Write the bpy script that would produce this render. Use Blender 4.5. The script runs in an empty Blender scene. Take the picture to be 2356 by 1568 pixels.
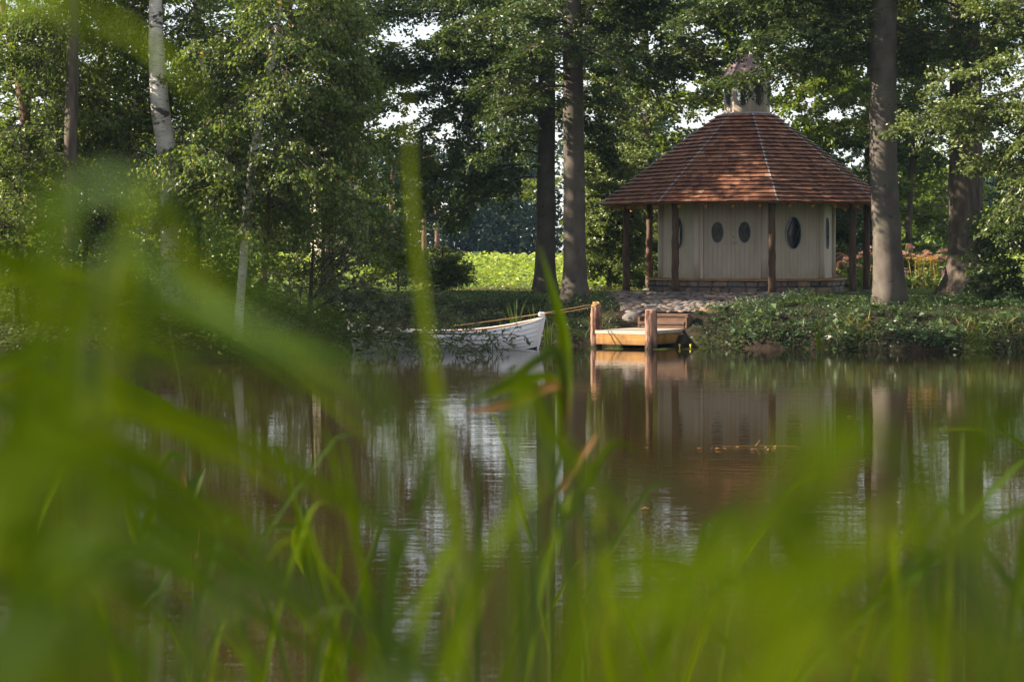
import bpy, math, random
import numpy as np
from mathutils import Vector
R = math.radians
sc = bpy.context.scene
COL = sc.collection

# ------------------------------------------------------------------ camera, sky, sun, exposure
F = 1991.0            # focal length in pixels of the 1024 wide picture (70 mm on 36 mm)
HORIZON = 252.0
CAMZ = 2.3
cam_d = bpy.data.cameras.new('camera')
cam = bpy.data.objects.new('camera', cam_d); COL.objects.link(cam)
cam.location = (0, 0, CAMZ); cam.rotation_euler = (R(90), 0, 0)
cam_d.lens = 70; cam_d.sensor_width = 36
cam_d.shift_y = (HORIZON - 340.5) / 1024.0
cam_d.clip_start = 0.05; cam_d.clip_end = 3000
cam_d.dof.use_dof = True; cam_d.dof.focus_distance = 50; cam_d.dof.aperture_fstop = 4.0
sc.camera = cam

SUN_EL, SUN_SIDE = 25.0, 2.0      # elevation; degrees from due left towards the camera
sv = Vector((-math.cos(R(SUN_EL))*math.cos(R(SUN_SIDE)), -math.cos(R(SUN_EL))*math.sin(R(SUN_SIDE)), math.sin(R(SUN_EL))))
world = bpy.data.worlds.new('World'); sc.world = world
world.use_nodes = True
wn = world.node_tree
sky = wn.nodes.new('ShaderNodeTexSky'); sky.sky_type = 'NISHITA'; sky.sun_disc = False
sky.sun_elevation = R(SUN_EL); sky.sun_rotation = math.atan2(sv.x, sv.y)
sky.air_density = 1.0; sky.dust_density = 0.5
bg = wn.nodes['Background']; bg.inputs['Strength'].default_value = 0.07
veil_tc = wn.nodes.new('ShaderNodeTexCoord'); veil_n = wn.nodes.new('ShaderNodeTexNoise'); veil_n.inputs['Scale'].default_value = 3.0; veil_n.inputs['Detail'].default_value = 4
wn.links.new(veil_tc.outputs['Generated'], veil_n.inputs['Vector'])
veil_r = wn.nodes.new('ShaderNodeMapRange'); veil_r.inputs[1].default_value = .3; veil_r.inputs[2].default_value = .7; veil_r.inputs[3].default_value = .4; veil_r.inputs[4].default_value = .85
wn.links.new(veil_n.outputs[0], veil_r.inputs[0])
veil = wn.nodes.new('ShaderNodeMix'); veil.data_type = 'RGBA'; veil.inputs[7].default_value = (5.2, 5.1, 5.2, 1)      # thin high cloud
wn.links.new(veil_r.outputs[0], veil.inputs[0]); wn.links.new(sky.outputs[0], veil.inputs[6]); wn.links.new(veil.outputs[2], bg.inputs['Color'])
sun_d = bpy.data.lights.new('sun', 'SUN'); sun_d.energy = 5.0; sun_d.angle = R(0.5); sun_d.color = (1.0, 0.86, 0.68)
sun = bpy.data.objects.new('sun', sun_d); COL.objects.link(sun)
sun.rotation_euler = sv.to_track_quat('Z', 'Y').to_euler()
sun.location = (-20, 20, 30)
vs = sc.view_settings
sc.display_settings.display_device = 'sRGB'
vs.view_transform = 'Standard'; vs.look = 'None'; vs.gamma = 1.0; vs.exposure = 1.8
cy = sc.cycles
cy.use_denoising = True
cy.max_bounces = 7; cy.diffuse_bounces = 3; cy.glossy_bounces = 3; cy.transmission_bounces = 4; cy.transparent_max_bounces = 8
cy.caustics_reflective = False; cy.caustics_refractive = False
cy.sample_clamp_indirect = 4.0

def P(px, py, d):                 # a place in the picture and a distance -> a place in the world
    return np.array([(px - 512.0) / F * d, d, CAMZ - (py - HORIZON) / F * d])
V = 1024 / 2356.0
def PV(x, y, d): return P(x * V, y * V, d)

# ------------------------------------------------------------------ mesh helpers
def build(name, verts, faces, mats, parent=None, smooth=False, tint=None, loc=None, midx=None):
    me = bpy.data.meshes.new(name)
    verts = np.asarray(verts, dtype=np.float32).reshape(-1, 3)
    if isinstance(faces, np.ndarray):
        m, k = faces.shape
        flat = faces.astype(np.int32).ravel(); starts = np.arange(m, dtype=np.int32) * k; tot = np.full(m, k, np.int32)
    else:
        tot = np.array([len(f) for f in faces], np.int32); starts = np.concatenate([[0], np.cumsum(tot)[:-1]]).astype(np.int32)
        flat = np.array([i for f in faces for i in f], np.int32); m = len(faces)
    me.vertices.add(len(verts)); me.vertices.foreach_set('co', verts.ravel())
    me.loops.add(len(flat)); me.loops.foreach_set('vertex_index', flat)
    me.polygons.add(m); me.polygons.foreach_set('loop_start', starts); me.polygons.foreach_set('loop_total', tot)
    if not isinstance(mats, (list, tuple)): mats = [mats]
    for mt in mats: me.materials.append(mt)
    if midx is not None: me.polygons.foreach_set('material_index', np.asarray(midx, np.int32))
    me.update(calc_edges=True)
    me.polygons.foreach_set('use_smooth', np.full(m, bool(smooth)))
    if tint is not None:
        a = me.attributes.new('tint', 'FLOAT', 'POINT'); a.data.foreach_set('value', np.asarray(tint, np.float32))
    o = bpy.data.objects.new(name, me); COL.objects.link(o)
    if parent is not None: o.parent = parent
    if loc is not None: o.location = loc
    return o

class MB:
    def __init__(s): s.v = []; s.f = []; s.t = []; s.n = 0
    def add(s, verts, faces, tint=None):
        verts = np.asarray(verts, float).reshape(-1, 3); b = s.n
        s.v.append(verts); s.n += len(verts)
        s.f.extend([tuple(int(i) + b for i in f) for f in faces])
        s.t.append(np.full(len(verts), random.random() if tint is None else tint))
    def box(s, c, size, rz=0.0, tint=None, bevel=0.0, rot=None):
        x, y, z = [q / 2 for q in size]; b = min(bevel, x*.9, y*.9, z*.9)
        if b <= 0:
            p = np.array([[i*x, j*y, k*z] for k in (-1, 1) for j in (-1, 1) for i in (-1, 1)])
            f = [(0,2,3,1),(4,5,7,6),(0,1,5,4),(2,6,7,3),(0,4,6,2),(1,3,7,5)]
        else:
            p = []; 
            for (zz, ins) in ((-z, b), (-z+b, 0), (z-b, 0), (z, b)):
                xx, yy = x-ins, y-ins; cb = b
                p += [(-xx+cb,-yy,zz),(xx-cb,-yy,zz),(xx,-yy+cb,zz),(xx,yy-cb,zz),(xx-cb,yy,zz),(-xx+cb,yy,zz),(-xx,yy-cb,zz),(-xx,-yy+cb,zz)]
            p = np.array(p); f = [tuple(range(7,-1,-1)), tuple(range(24,32))]
            for l in range(3):
                for i in range(8): f.append((l*8+i, l*8+(i+1)%8, l*8+8+(i+1)%8, l*8+8+i))
        if rot is not None: p = p @ np.asarray(rot).T
        elif rz:
            cr, sr = math.cos(rz), math.sin(rz); p = p @ np.array([[cr, sr, 0], [-sr, cr, 0], [0, 0, 1]])
        s.add(p + np.asarray(c, float), f, tint)
    def tube(s, pts, rad, n=10, caps=True, jitter=0.0, tint=None, rng=None):
        pts = np.asarray(pts, float); m = len(pts); rad = np.broadcast_to(np.asarray(rad, float), (m,))
        tan = np.gradient(pts, axis=0); tan /= np.linalg.norm(tan, axis=1)[:, None] + 1e-9
        ref = np.array([0, 0, 1.0]) if abs(tan[0][2]) < .9 else np.array([1.0, 0, 0])
        ring = []
        a = np.arange(n) / n * 2 * math.pi
        u = np.cross(ref, tan[0]); u /= np.linalg.norm(u)
        jr = 1 + jitter * (rng.standard_normal((m, n)) if rng is not None else 0)
        for i in range(m):
            u = u - tan[i] * np.dot(u, tan[i]); u /= np.linalg.norm(u) + 1e-9
            w = np.cross(tan[i], u)
            rr = (rad[i] * (jr[i] if rng is not None else np.ones(n)))[:, None]
            ring.append(pts[i] + rr * (np.cos(a)[:, None] * u + np.sin(a)[:, None] * w))
        f = []
        for i in range(m - 1):
            for j in range(n): f.append((i*n+j, i*n+(j+1) % n, (i+1)*n+(j+1) % n, (i+1)*n+j))
        if caps: f.append(tuple(range(n-1, -1, -1))); f.append(tuple((m-1)*n + j for j in range(n)))
        s.add(np.concatenate(ring), f, tint)
    def ball(s, c, r, nu=10, nv=6, tint=None, wob=0.0, rng=None, rz=0.0):
        p = []; f = []
        for i in range(nv + 1):
            th = math.pi * i / nv
            for j in range(nu):
                ph = 2 * math.pi * j / nu
                p.append((math.sin(th)*math.cos(ph), math.sin(th)*math.sin(ph), math.cos(th)))
        p = np.array(p)
        if wob and rng is not None:
            k = rng.standard_normal((3, 3)) * 1.5; ph = rng.uniform(0, 6, 3)
            p = p * (1 + wob * np.sin(p @ k.T + ph).sum(1))[:, None]
        p = p * np.asarray(r)
        cr, sr = math.cos(rz), math.sin(rz); p = p @ np.array([[cr, sr, 0], [-sr, cr, 0], [0, 0, 1]])
        for i in range(nv):
            for j in range(nu): f.append((i*nu+j, (i+1)*nu+j, (i+1)*nu+(j+1) % nu, i*nu+(j+1) % nu))
        s.add(p + np.asarray(c, float), f, tint)
    def build(s, name, mat, parent=None, smooth=False, sub=None):
        v = np.concatenate(s.v)
        if sub is not None: v = v - np.asarray(sub, float)
        return build(name, v, s.f, mat, parent, smooth, np.concatenate(s.t))

def thing(name, label, cat, loc=(0, 0, 0), rz=0.0, group=None):
    o = bpy.data.objects.new(name, None); COL.objects.link(o); o.empty_display_size = .2
    o.location = loc; o.rotation_euler = (0, 0, rz); o['label'] = label; o['category'] = cat
    if group: o['group'] = group
    return o
def tag(o, label, cat, group=None, kind=None):
    o['label'] = label; o['category'] = cat
    if group: o['group'] = group
    if kind: o['kind'] = kind
    return o
def struct(o, kind='structure'): o['kind'] = kind; return o
def copy_tree(o, parent=None):
    c = o.copy(); COL.objects.link(c)
    if parent is not None: c.parent = parent
    for ch in o.children: copy_tree(ch, c)
    return c

def nrm(a): return a / (np.linalg.norm(a, axis=-1, keepdims=True) + 1e-9)
def leaf_arrays(base, d, n, L, W, fold=.25, droop=.1):
    d = nrm(d); s = nrm(np.cross(d, n)); n = np.cross(s, d)
    L = np.asarray(L)[:, None]; W = np.asarray(W)[:, None]
    a = base; mid = base + d * L * .48; t = base + d * L - n * L * droop
    l = mid + s * W * .5 + n * W * fold; r = mid - s * W * .5 + n * W * fold
    k = len(base)
    v = np.stack([a, l, t, r], 1).reshape(-1, 3)
    i = np.arange(k) * 4
    f = np.concatenate([np.stack([i, i+2, i+1], 1), np.stack([i, i+3, i+2], 1)])
    return v, f
def segs(a, b, r0, r1, n=3):
    a = np.asarray(a); b = np.asarray(b); d = nrm(b - a)
    ref = np.where(np.abs(d[:, 2:3]) < .9, np.array([[0, 0, 1.]]), np.array([[1., 0, 0]]))
    u = nrm(np.cross(ref, d)); w = np.cross(d, u); k = len(a)
    vs_ = []
    for (p, r) in ((a, r0), (b, r1)):
        r = np.broadcast_to(np.asarray(r, float), (k,))[:, None]
        for j in range(n):
            an = 2*math.pi*j/n; vs_.append(p + r * (math.cos(an)*u + math.sin(an)*w))
    v = np.stack(vs_, 1).reshape(-1, 3); i = np.arange(k) * 2 * n
    f = np.concatenate([np.stack([i+j, i+(j+1) % n, i+n+(j+1) % n, i+n+j], 1) for j in range(n)])
    return v, f

# ------------------------------------------------------------------ materials
def mat_new(name):
    m = bpy.data.materials.new(name); m.use_nodes = True; nt = m.node_tree
    return m, nt, nt.nodes['Principled BSDF']
def N(nt, t, **k):
    n = nt.nodes.new('ShaderNode' + t)
    for a, b in k.items(): setattr(n, a, b)
    return n
def ramp(nt, fac, stops):
    r = N(nt, 'ValToRGB'); e = r.color_ramp.elements
    while len(e) < len(stops): e.new(.5)
    for i, (p, c) in enumerate(stops): e[i].position = p; e[i].color = (*c, 1)
    nt.links.new(fac, r.inputs[0]); return r.outputs[0]
def noise(nt, scale, detail=5, stretch=(1, 1, 1), rough=.55, coord='Object', dist=0.0):
    tc = N(nt, 'TexCoord'); mp = N(nt, 'Mapping'); mp.inputs['Scale'].default_value = stretch
    nt.links.new(tc.outputs[coord], mp.inputs[0])
    n = N(nt, 'TexNoise'); n.inputs['Scale'].default_value = scale; n.inputs['Detail'].default_value = detail
    n.inputs['Roughness'].default_value = rough; n.inputs['Distortion'].default_value = dist
    nt.links.new(mp.outputs[0], n.inputs['Vector']); return n.outputs[0]
def mixc(nt, fac, a, b, mode='MIX'):
    m = N(nt, 'Mix', data_type='RGBA', blend_type=mode)
    for s, i in ((fac, 0), (a, 6), (b, 7)):
        if hasattr(s, 'is_output'): nt.links.new(s, m.inputs[i])
        elif i == 0: m.inputs[0].default_value = s
        else: m.inputs[i].default_value = (*s, 1)
    return m.outputs[2]
def bump(nt, b, h, strength=.4, dist=.02):
    n = N(nt, 'Bump'); n.inputs['Strength'].default_value = strength; n.inputs['Distance'].default_value = dist
    nt.links.new(h, n.inputs['Height']); nt.links.new(n.outputs[0], b.inputs['Normal'])
def noisy(name, c1, c2, scale=6, stretch=(1, 1, 1), rough=.8, spec=.3, bmp=.4, bdist=.02, lo=.3, hi=.7, tintamt=0.0, detail=6):
    m, nt, b = mat_new(name)
    n = noise(nt, scale, detail, stretch)
    c = ramp(nt, n, [(lo, c1), (hi, c2)])
    if tintamt:
        at = N(nt, 'Attribute', attribute_name='tint')
        g = ramp(nt, at.outputs['Fac'], [(0, (1-tintamt,)*3), (1, (1+tintamt,)*3)])
        c = mixc(nt, 1.0, c, g, 'MULTIPLY')
    nt.links.new(c, b.inputs['Base Color']); b.inputs['Roughness'].default_value = rough
    b.inputs['Specular IOR Level'].default_value = spec
    if bmp: bump(nt, b, n, bmp, bdist)
    return m
def leafy(name, stops, trans=.35, tcol=(1.3, 1.25, .55), rough=.42, spec=.5, big=0.0):
    m, nt, b = mat_new(name)
    at = N(nt, 'Attribute', attribute_name='tint')
    c = ramp(nt, at.outputs['Fac'], stops)
    if big:
        n = noise(nt, big, 2)
        g = ramp(nt, n, [(.35, (.72, .74, .8)), (.65, (1.2, 1.15, 1.0))])
        c = mixc(nt, 1.0, c, g, 'MULTIPLY')
    nt.links.new(c, b.inputs['Base Color']); b.inputs['Roughness'].default_value = rough
    b.inputs['Specular IOR Level'].default_value = spec
    t = N(nt, 'BsdfTranslucent'); nt.links.new(mixc(nt, 1.0, c, tcol, 'MULTIPLY'), t.inputs[0])
    mx = N(nt, 'MixShader'); mx.inputs[0].default_value = trans
    nt.links.new(b.outputs[0], mx.inputs[1]); nt.links.new(t.outputs[0], mx.inputs[2])
    nt.links.new(mx.outputs[0], nt.nodes['Material Output'].inputs[0])
    return m

M = {}
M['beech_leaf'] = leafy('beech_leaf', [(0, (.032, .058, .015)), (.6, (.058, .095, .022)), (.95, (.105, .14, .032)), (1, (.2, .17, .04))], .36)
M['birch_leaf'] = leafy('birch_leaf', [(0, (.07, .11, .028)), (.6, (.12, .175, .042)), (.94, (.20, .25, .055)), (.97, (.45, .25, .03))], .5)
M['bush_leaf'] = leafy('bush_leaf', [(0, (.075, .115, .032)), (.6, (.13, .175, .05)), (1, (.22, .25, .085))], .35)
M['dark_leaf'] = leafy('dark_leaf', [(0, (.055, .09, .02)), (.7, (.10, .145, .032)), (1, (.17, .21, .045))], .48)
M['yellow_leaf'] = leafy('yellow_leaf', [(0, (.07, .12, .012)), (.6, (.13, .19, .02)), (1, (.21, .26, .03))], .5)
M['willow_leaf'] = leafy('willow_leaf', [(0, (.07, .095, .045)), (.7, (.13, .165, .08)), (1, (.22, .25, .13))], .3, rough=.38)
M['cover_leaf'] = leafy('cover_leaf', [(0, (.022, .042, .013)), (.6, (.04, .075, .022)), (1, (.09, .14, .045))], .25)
M['crop_leaf'] = leafy('crop_leaf', [(0, (.14, .22, .02)), (.6, (.25, .34, .05)), (1, (.42, .48, .14))], .42, big=.25)
M['hazed_wood_leaf'] = leafy('hazed_wood_leaf', [(0, (.022, .038, .034)), (.7, (.04, .065, .052)), (1, (.07, .10, .068))], .2, rough=.9, spec=.02, big=.3)  # leaf colour shifted towards blue to stand in for distance haze
M['grass_leaf'] = leafy('grass_leaf', [(0, (.055, .10, .016)), (1, (.115, .165, .026))], .4)
M['reed'] = leafy('reed', [(0, (.058, .105, .002)), (.5, (.098, .158, .003)), (1, (.15, .205, .006))], .5, (1.25, 1.15, .25), rough=.6, spec=.04)
M['reed_pale'] = leafy('reed_pale', [(0, (.045, .072, .014)), (1, (.08, .12, .028))], .4, (1.2, 1.2, .6), rough=.6, spec=.15)
M['reed_dark'] = leafy('reed_dark', [(0, (.03, .065, .003)), (1, (.05, .095, .005))], .4, rough=.55, spec=.12)
M['reed_brown'] = leafy('reed_brown', [(0, (.24, .10, .03)), (1, (.36, .2, .06))], .4)
M['flower_leaf'] = leafy('flower_leaf', [(0, (.075, .13, .028)), (.7, (.16, .22, .055)), (1, (.28, .31, .10))], .35)
M['pink'] = leafy('pink', [(0, (.36, .19, .18)), (1, (.52, .33, .30))], .3)
M['purple'] = leafy('purple', [(0, (.3, .06, .4)), (1, (.5, .1, .4))], .3)
M['ochre'] = leafy('ochre', [(0, (.35, .18, .03)), (1, (.5, .34, .08))], .3)
M['ochre_grass'] = leafy('ochre_grass', [(0, (.06, .10, .02)), (.6, (.12, .15, .035)), (1, (.30, .20, .07))], .35)
M['lily_yellow'] = leafy('lily_yellow', [(0, (.7, .55, .02)), (1, (.8, .65, .04))], .2)
M['litter'] = leafy('litter', [(0, (.12, .05, .025)), (1, (.36, .2, .1))], .2)

M['beech_bark'] = noisy('beech_bark', (.06, .050, .041), (.12, .102, .086), 3.2, (1, 1, .55), .85, .2, .25, .02, tintamt=0)
def beech_extra():
    m = M['beech_bark']; nt = m.node_tree; b = nt.nodes['Principled BSDF']
    old = b.inputs['Base Color'].links[0].from_socket
    n = noise(nt, 1.6, 6, (1, 1, 9), .6, dist=1.2)
    c = mixc(nt, 1.0, old, ramp(nt, n, [(.30, (.72, .72, .72)), (.40, (1, 1, 1))]), 'MULTIPLY')
    n2 = noise(nt, 7.0, 3, (1, 1, 1), .6)
    c = mixc(nt, ramp(nt, n2, [(.64, (0, 0, 0)), (.68, (1, 1, 1))]), c, (.05, .045, .04))
    n3 = noise(nt, 1.1, 4); c = mixc(nt, ramp(nt, n3, [(.5, (0, 0, 0)), (.75, (.45, .45, .45))]), c, (.09, .11, .06))
    nt.links.new(c, b.inputs['Base Color'])
beech_extra()
M['dark_bark'] = noisy('dark_bark', (.04, .033, .027), (.13, .105, .08), 9, (1, 1, .18), .9, .15, .8, .05)
M['rust_bark'] = noisy('rust_bark', (.08, .045, .03), (.20, .12, .08), 8, (1, 1, .3), .9, .15, .6, .03)
M['branch_bark'] = noisy('branch_bark', (.035, .03, .022), (.08, .068, .05), 9, (1, 1, 1), .9, .15, .3, .01)
def birch_bark():
    m, nt, b = mat_new('birch_bark')
    n = noise(nt, 3, 5, (1, 1, 1)); base = ramp(nt, n, [(.3, (.33, .30, .26)), (.65, (.56, .53, .48))])
    l = noise(nt, 9, 4, (.7, .7, 8), .7); c = mixc(nt, ramp(nt, l, [(.56, (0, 0, 0)), (.63, (1, 1, 1))]), base, (.10, .085, .07))
    k = noise(nt, 2.0, 6, (1, 1, 1.7), .65, dist=.6); c = mixc(nt, ramp(nt, k, [(.585, (0, 0, 0)), (.62, (1, 1, 1))]), c, (.035, .03, .025))
    g = noise(nt, 1.3, 4); c = mixc(nt, ramp(nt, g, [(.52, (0, 0, 0)), (.72, (.5, .5, .5))]), c, (.13, .14, .07))
    nt.links.new(c, b.inputs['Base Color']); b.inputs['Roughness'].default_value = .75; bump(nt, b, l, .3, .01); return m
M['birch_bark'] = birch_bark()
M['post_bark'] = noisy('post_bark', (.055, .036, .026), (.15, .095, .065), 14, (1, 1, .16), .9, .15, .9, .03)
M['pile_bark'] = noisy('pile_bark', (.06, .028, .02), (.31, .18, .13), 9, (1, 1, .2), .85, .2, 1.0, .07, lo=.4, hi=.62)
M['endgrain'] = noisy('endgrain', (.30, .20, .11), (.45, .33, .2), 12, bmp=.1)
M['lumber'] = noisy('lumber', (.24, .105, .02), (.43, .225, .055), 3.0, (1.2, 1.2, 9), .55, .35, .12, .01, tintamt=.12)
def stained(m, z0, z1, dark, streak=0.0):
    nt = m.node_tree; b = nt.nodes['Principled BSDF']; old = b.inputs['Base Color'].links[0].from_socket
    tc = N(nt, 'TexCoord'); sp = N(nt, 'SeparateXYZ'); nt.links.new(tc.outputs['Object'], sp.inputs[0])
    n = noise(nt, 5, 4); ad = N(nt, 'Math', operation='MULTIPLY_ADD'); nt.links.new(n, ad.inputs[0]); ad.inputs[1].default_value = (z1-z0); nt.links.new(sp.outputs['Z'], ad.inputs[2])
    mr = N(nt, 'MapRange'); nt.links.new(ad.outputs[0], mr.inputs[0]); mr.inputs[1].default_value = z0 + (z1-z0)*.5; mr.inputs[2].default_value = z1 + (z1-z0)*.5
    c = mixc(nt, mr.outputs[0], dark, old)
    if streak:
        n2 = noise(nt, 3.5, 5, (1, 1, .12), .65); c = mixc(nt, 1.0, c, ramp(nt, n2, [(.38, (1-streak,)*3), (.55, (1, 1, 1))]), 'MULTIPLY')
        n3 = noise(nt, 9, 3); c = mixc(nt, ramp(nt, n3, [(.68, (0, 0, 0)), (.71, (1, 1, 1))]), c, (.09, .04, .015))
    nt.links.new(c, b.inputs['Base Color'])
stained(M['pile_bark'], .02, .22, (.03, .022, .016))
stained(M['lumber'], .1, .2, (.22, .10, .025), .45)
M['deck'] = noisy('deck', (.30, .25, .2), (.45, .39, .33), 4, (1.5, 12, 12), .7, .3, .2, .01, tintamt=.12)
M['tread'] = noisy('tread', (.10, .055, .036), (.19, .115, .078), 4, (1.2, 9, 9), .65, .3, .2, .01, tintamt=.12)
M['bench_wood'] = noisy('bench_wood', (.24, .12, .045), (.42, .25, .11), 3, (1.5, 1.5, 10), .6, .3, .1, .01, tintamt=.15)
M['soffit'] = noisy('soffit', (.28, .14, .045), (.45, .25, .09), 4, (6, 6, 1), .6, .3, .1, .01, tintamt=.15)
M['boulder'] = noisy('boulder', (.08, .07, .065), (.19, .165, .15), 5, rough=.85, bmp=.4, bdist=.03)
M['boulder_red'] = noisy('boulder_red', (.22, .11, .06), (.36, .2, .11), 5, rough=.85, bmp=.4, bdist=.03)
M['copper'] = noisy('copper', (.13, .08, .075), (.24, .155, .145), 3, rough=.5, spec=.5, bmp=.03)
M['lead'] = noisy('lead', (.22, .235, .27), (.36, .38, .43), 6, rough=.45, spec=.5, bmp=.1)
M['iron'] = noisy('iron', (.05, .05, .05), (.12, .12, .12), 20, rough=.5, spec=.5, bmp=.05)
M['steel'] = noisy('steel', (.3, .3, .3), (.45, .45, .45), 20, rough=.4, spec=.6, bmp=.05)
M['brass'] = noisy('brass', (.35, .22, .07), (.5, .33, .12), 20, rough=.35, spec=.6, bmp=.05)
M['rope'] = noisy('rope', (.35, .2, .07), (.55, .34, .14), 60, rough=.9, bmp=.5, bdist=.005)
M['boat_white'] = noisy('boat_white', (.70, .70, .72), (.80, .80, .81), 4, (1, 4, 6), .4, .45, .03, .005)
M['boat_wood'] = noisy('boat_wood', (.22, .10, .04), (.35, .18, .08), 5, (1, 8, 8), .5, .4, .1, .01)
M['antifoul'] = noisy('antifoul', (.012, .012, .016), (.03, .03, .035), 8, rough=.6, bmp=.05)
M['cream_wall'] = noisy('cream_wall', (.42, .36, .27), (.52, .46, .36), 4, rough=.8, bmp=.1)

def board_paint():
    m, nt, b = mat_new('board_paint')
    tc = N(nt, 'TexCoord'); sp = N(nt, 'SeparateXYZ'); nt.links.new(tc.outputs['Object'], sp.inputs[0])
    d = N(nt, 'Math', operation='DIVIDE'); nt.links.new(sp.outputs['X'], d.inputs[0]); d.inputs[1].default_value = .135
    fr = N(nt, 'Math', operation='FRACT'); nt.links.new(d.outputs[0], fr.inputs[0])
    pp = N(nt, 'Math', operation='PINGPONG'); nt.links.new(fr.outputs[0], pp.inputs[0]); pp.inputs[1].default_value = .5
    g = N(nt, 'Math', operation='LESS_THAN'); nt.links.new(pp.outputs[0], g.inputs[0]); g.inputs[1].default_value = .024
    n = noise(nt, 5, 5, (1, 1, .3)); c = ramp(nt, n, [(.3, (.45, .385, .305)), (.7, (.53, .46, .375))])
    c = mixc(nt, g.outputs[0], c, (.20, .18, .15))
    w1 = noise(nt, 2.2, 6, (1.6, 1.6, .25), .65); c = mixc(nt, 1.0, c, ramp(nt, w1, [(.32, (.86, .84, .80)), (.55, (1, 1, 1))]), 'MULTIPLY')
    mz = N(nt, 'MapRange'); nt.links.new(sp.outputs['Z'], mz.inputs[0]); mz.inputs[1].default_value = .0; mz.inputs[2].default_value = .35; mz.inputs[3].default_value = .45; mz.inputs[4].default_value = 0
    w2 = noise(nt, 7, 5); mm_ = N(nt, 'Math', operation='MULTIPLY'); nt.links.new(mz.outputs[0], mm_.inputs[0]); nt.links.new(w2, mm_.inputs[1]); c = mixc(nt, mm_.outputs[0], c, (.16, .13, .09))
    nt.links.new(c, b.inputs['Base Color']); b.inputs['Roughness'].default_value = .55; b.inputs['Specular IOR Level'].default_value = .3
    sm = N(nt, 'Math', operation='MINIMUM'); nt.links.new(pp.outputs[0], sm.inputs[0]); sm.inputs[1].default_value = .07
    bump(nt, b, sm.outputs[0], .6, .08); return m
M['board_paint'] = board_paint()
M['plain_paint'] = noisy('plain_paint', (.46, .395, .315), (.54, .47, .385), 5, (1, 1, .3), .55, .3, .03)

def shingle():
    m, nt, b = mat_new('cedar_shingle')
    at = N(nt, 'Attribute', attribute_name='tint')
    c = ramp(nt, at.outputs['Fac'], [(0, (.115, .048, .033)), (.35, (.20, .084, .048)), (.7, (.28, .122, .066)), (.93, (.37, .19, .11)), (1, (.30, .21, .16))])
    n = noise(nt, 16, 5, (1, 1, 1)); c = mixc(nt, 1.0, c, ramp(nt, n, [(.3, (.7, .7, .7)), (.7, (1.2, 1.2, 1.2))]), 'MULTIPLY')
    nt.links.new(c, b.inputs['Base Color']); b.inputs['Roughness'].default_value = .65; b.inputs['Specular IOR Level'].default_value = .3
    bump(nt, b, n, .3, .01); return m
M['shingle'] = shingle()
def stone_mat(name, stops, sc_=9):
    m, nt, b = mat_new(name)
    at = N(nt, 'Attribute', attribute_name='tint')
    c = ramp(nt, at.outputs['Fac'], stops)
    n = noise(nt, sc_, 6); c = mixc(nt, 1.0, c, ramp(nt, n, [(.3, (.65, .65, .65)), (.7, (1.25, 1.25, 1.25))]), 'MULTIPLY')
    nt.links.new(c, b.inputs['Base Color']); b.inputs['Roughness'].default_value = .8; b.inputs['Specular IOR Level'].default_value = .3
    bump(nt, b, n, .35, .02); return m
M['plinth_stone'] = stone_mat('plinth_stone', [(0, (.09, .075, .07)), (.5, (.17, .13, .115)), (.8, (.25, .17, .13)), (1, (.16, .15, .145))])
M['cobble'] = stone_mat('cobble', [(0, (.08, .072, .07)), (.4, (.155, .125, .112)), (.7, (.23, .17, .125)), (1, (.15, .152, .165))])
M['mortar'] = noisy('mortar', (.10, .095, .09), (.17, .16, .15), 20)

def glass(name, alpha):
    m, nt, b = mat_new(name)
    b.inputs['Base Color'].default_value = (.012, .014, .014, 1); b.inputs['Roughness'].default_value = .06; b.inputs['Specular IOR Level'].default_value = .28
    if alpha > 0:
        t = N(nt, 'BsdfTransparent'); t.inputs[0].default_value = (.85, .9, .88, 1); mx = N(nt, 'MixShader'); mx.inputs[0].default_value = alpha
        nt.links.new(b.outputs[0], mx.inputs[1]); nt.links.new(t.outputs[0], mx.inputs[2]); nt.links.new(mx.outputs[0], nt.nodes['Material Output'].inputs[0])
    return m
M['dark_glass'] = glass('dark_glass', 0)
M['clear_glass'] = glass('clear_glass', .75)

def ground_mat():
    m, nt, b = mat_new('ground')
    ng = noise(nt, .9, 6); n2 = noise(nt, 7, 6)
    soil = ramp(nt, n2, [(.3, (.012, .009, .006)), (.7, (.036, .026, .018))])
    gr = ramp(nt, n2, [(.3, (.06, .10, .018)), (.7, (.12, .165, .03))])
    tc = N(nt, 'TexCoord'); sp = N(nt, 'SeparateXYZ'); nt.links.new(tc.outputs['Object'], sp.inputs[0])
    mr = N(nt, 'MapRange'); nt.links.new(sp.outputs['Z'], mr.inputs[0]); mr.inputs[1].default_value = .93; mr.inputs[2].default_value = 1.02
    ad = N(nt, 'Math', operation='ADD'); nt.links.new(mr.outputs[0], ad.inputs[0])
    mm = N(nt, 'MapRange'); nt.links.new(ng, mm.inputs[0]); mm.inputs[1].default_value = .35; mm.inputs[2].default_value = .65; mm.inputs[3].default_value = -.5; mm.inputs[4].default_value = .3
    nt.links.new(mm.outputs[0], ad.inputs[1]); ad.use_clamp = True
    nt.links.new(mixc(nt, ad.outputs[0], soil, gr), b.inputs['Base Color']); b.inputs['Roughness'].default_value = .95; b.inputs['Specular IOR Level'].default_value = .1
    bump(nt, b, n2, .6, .05); return m
M['ground'] = ground_mat()
M['soil'] = noisy('soil', (.035, .026, .02), (.10, .07, .052), 9, bmp=.8, bdist=.05)
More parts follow.
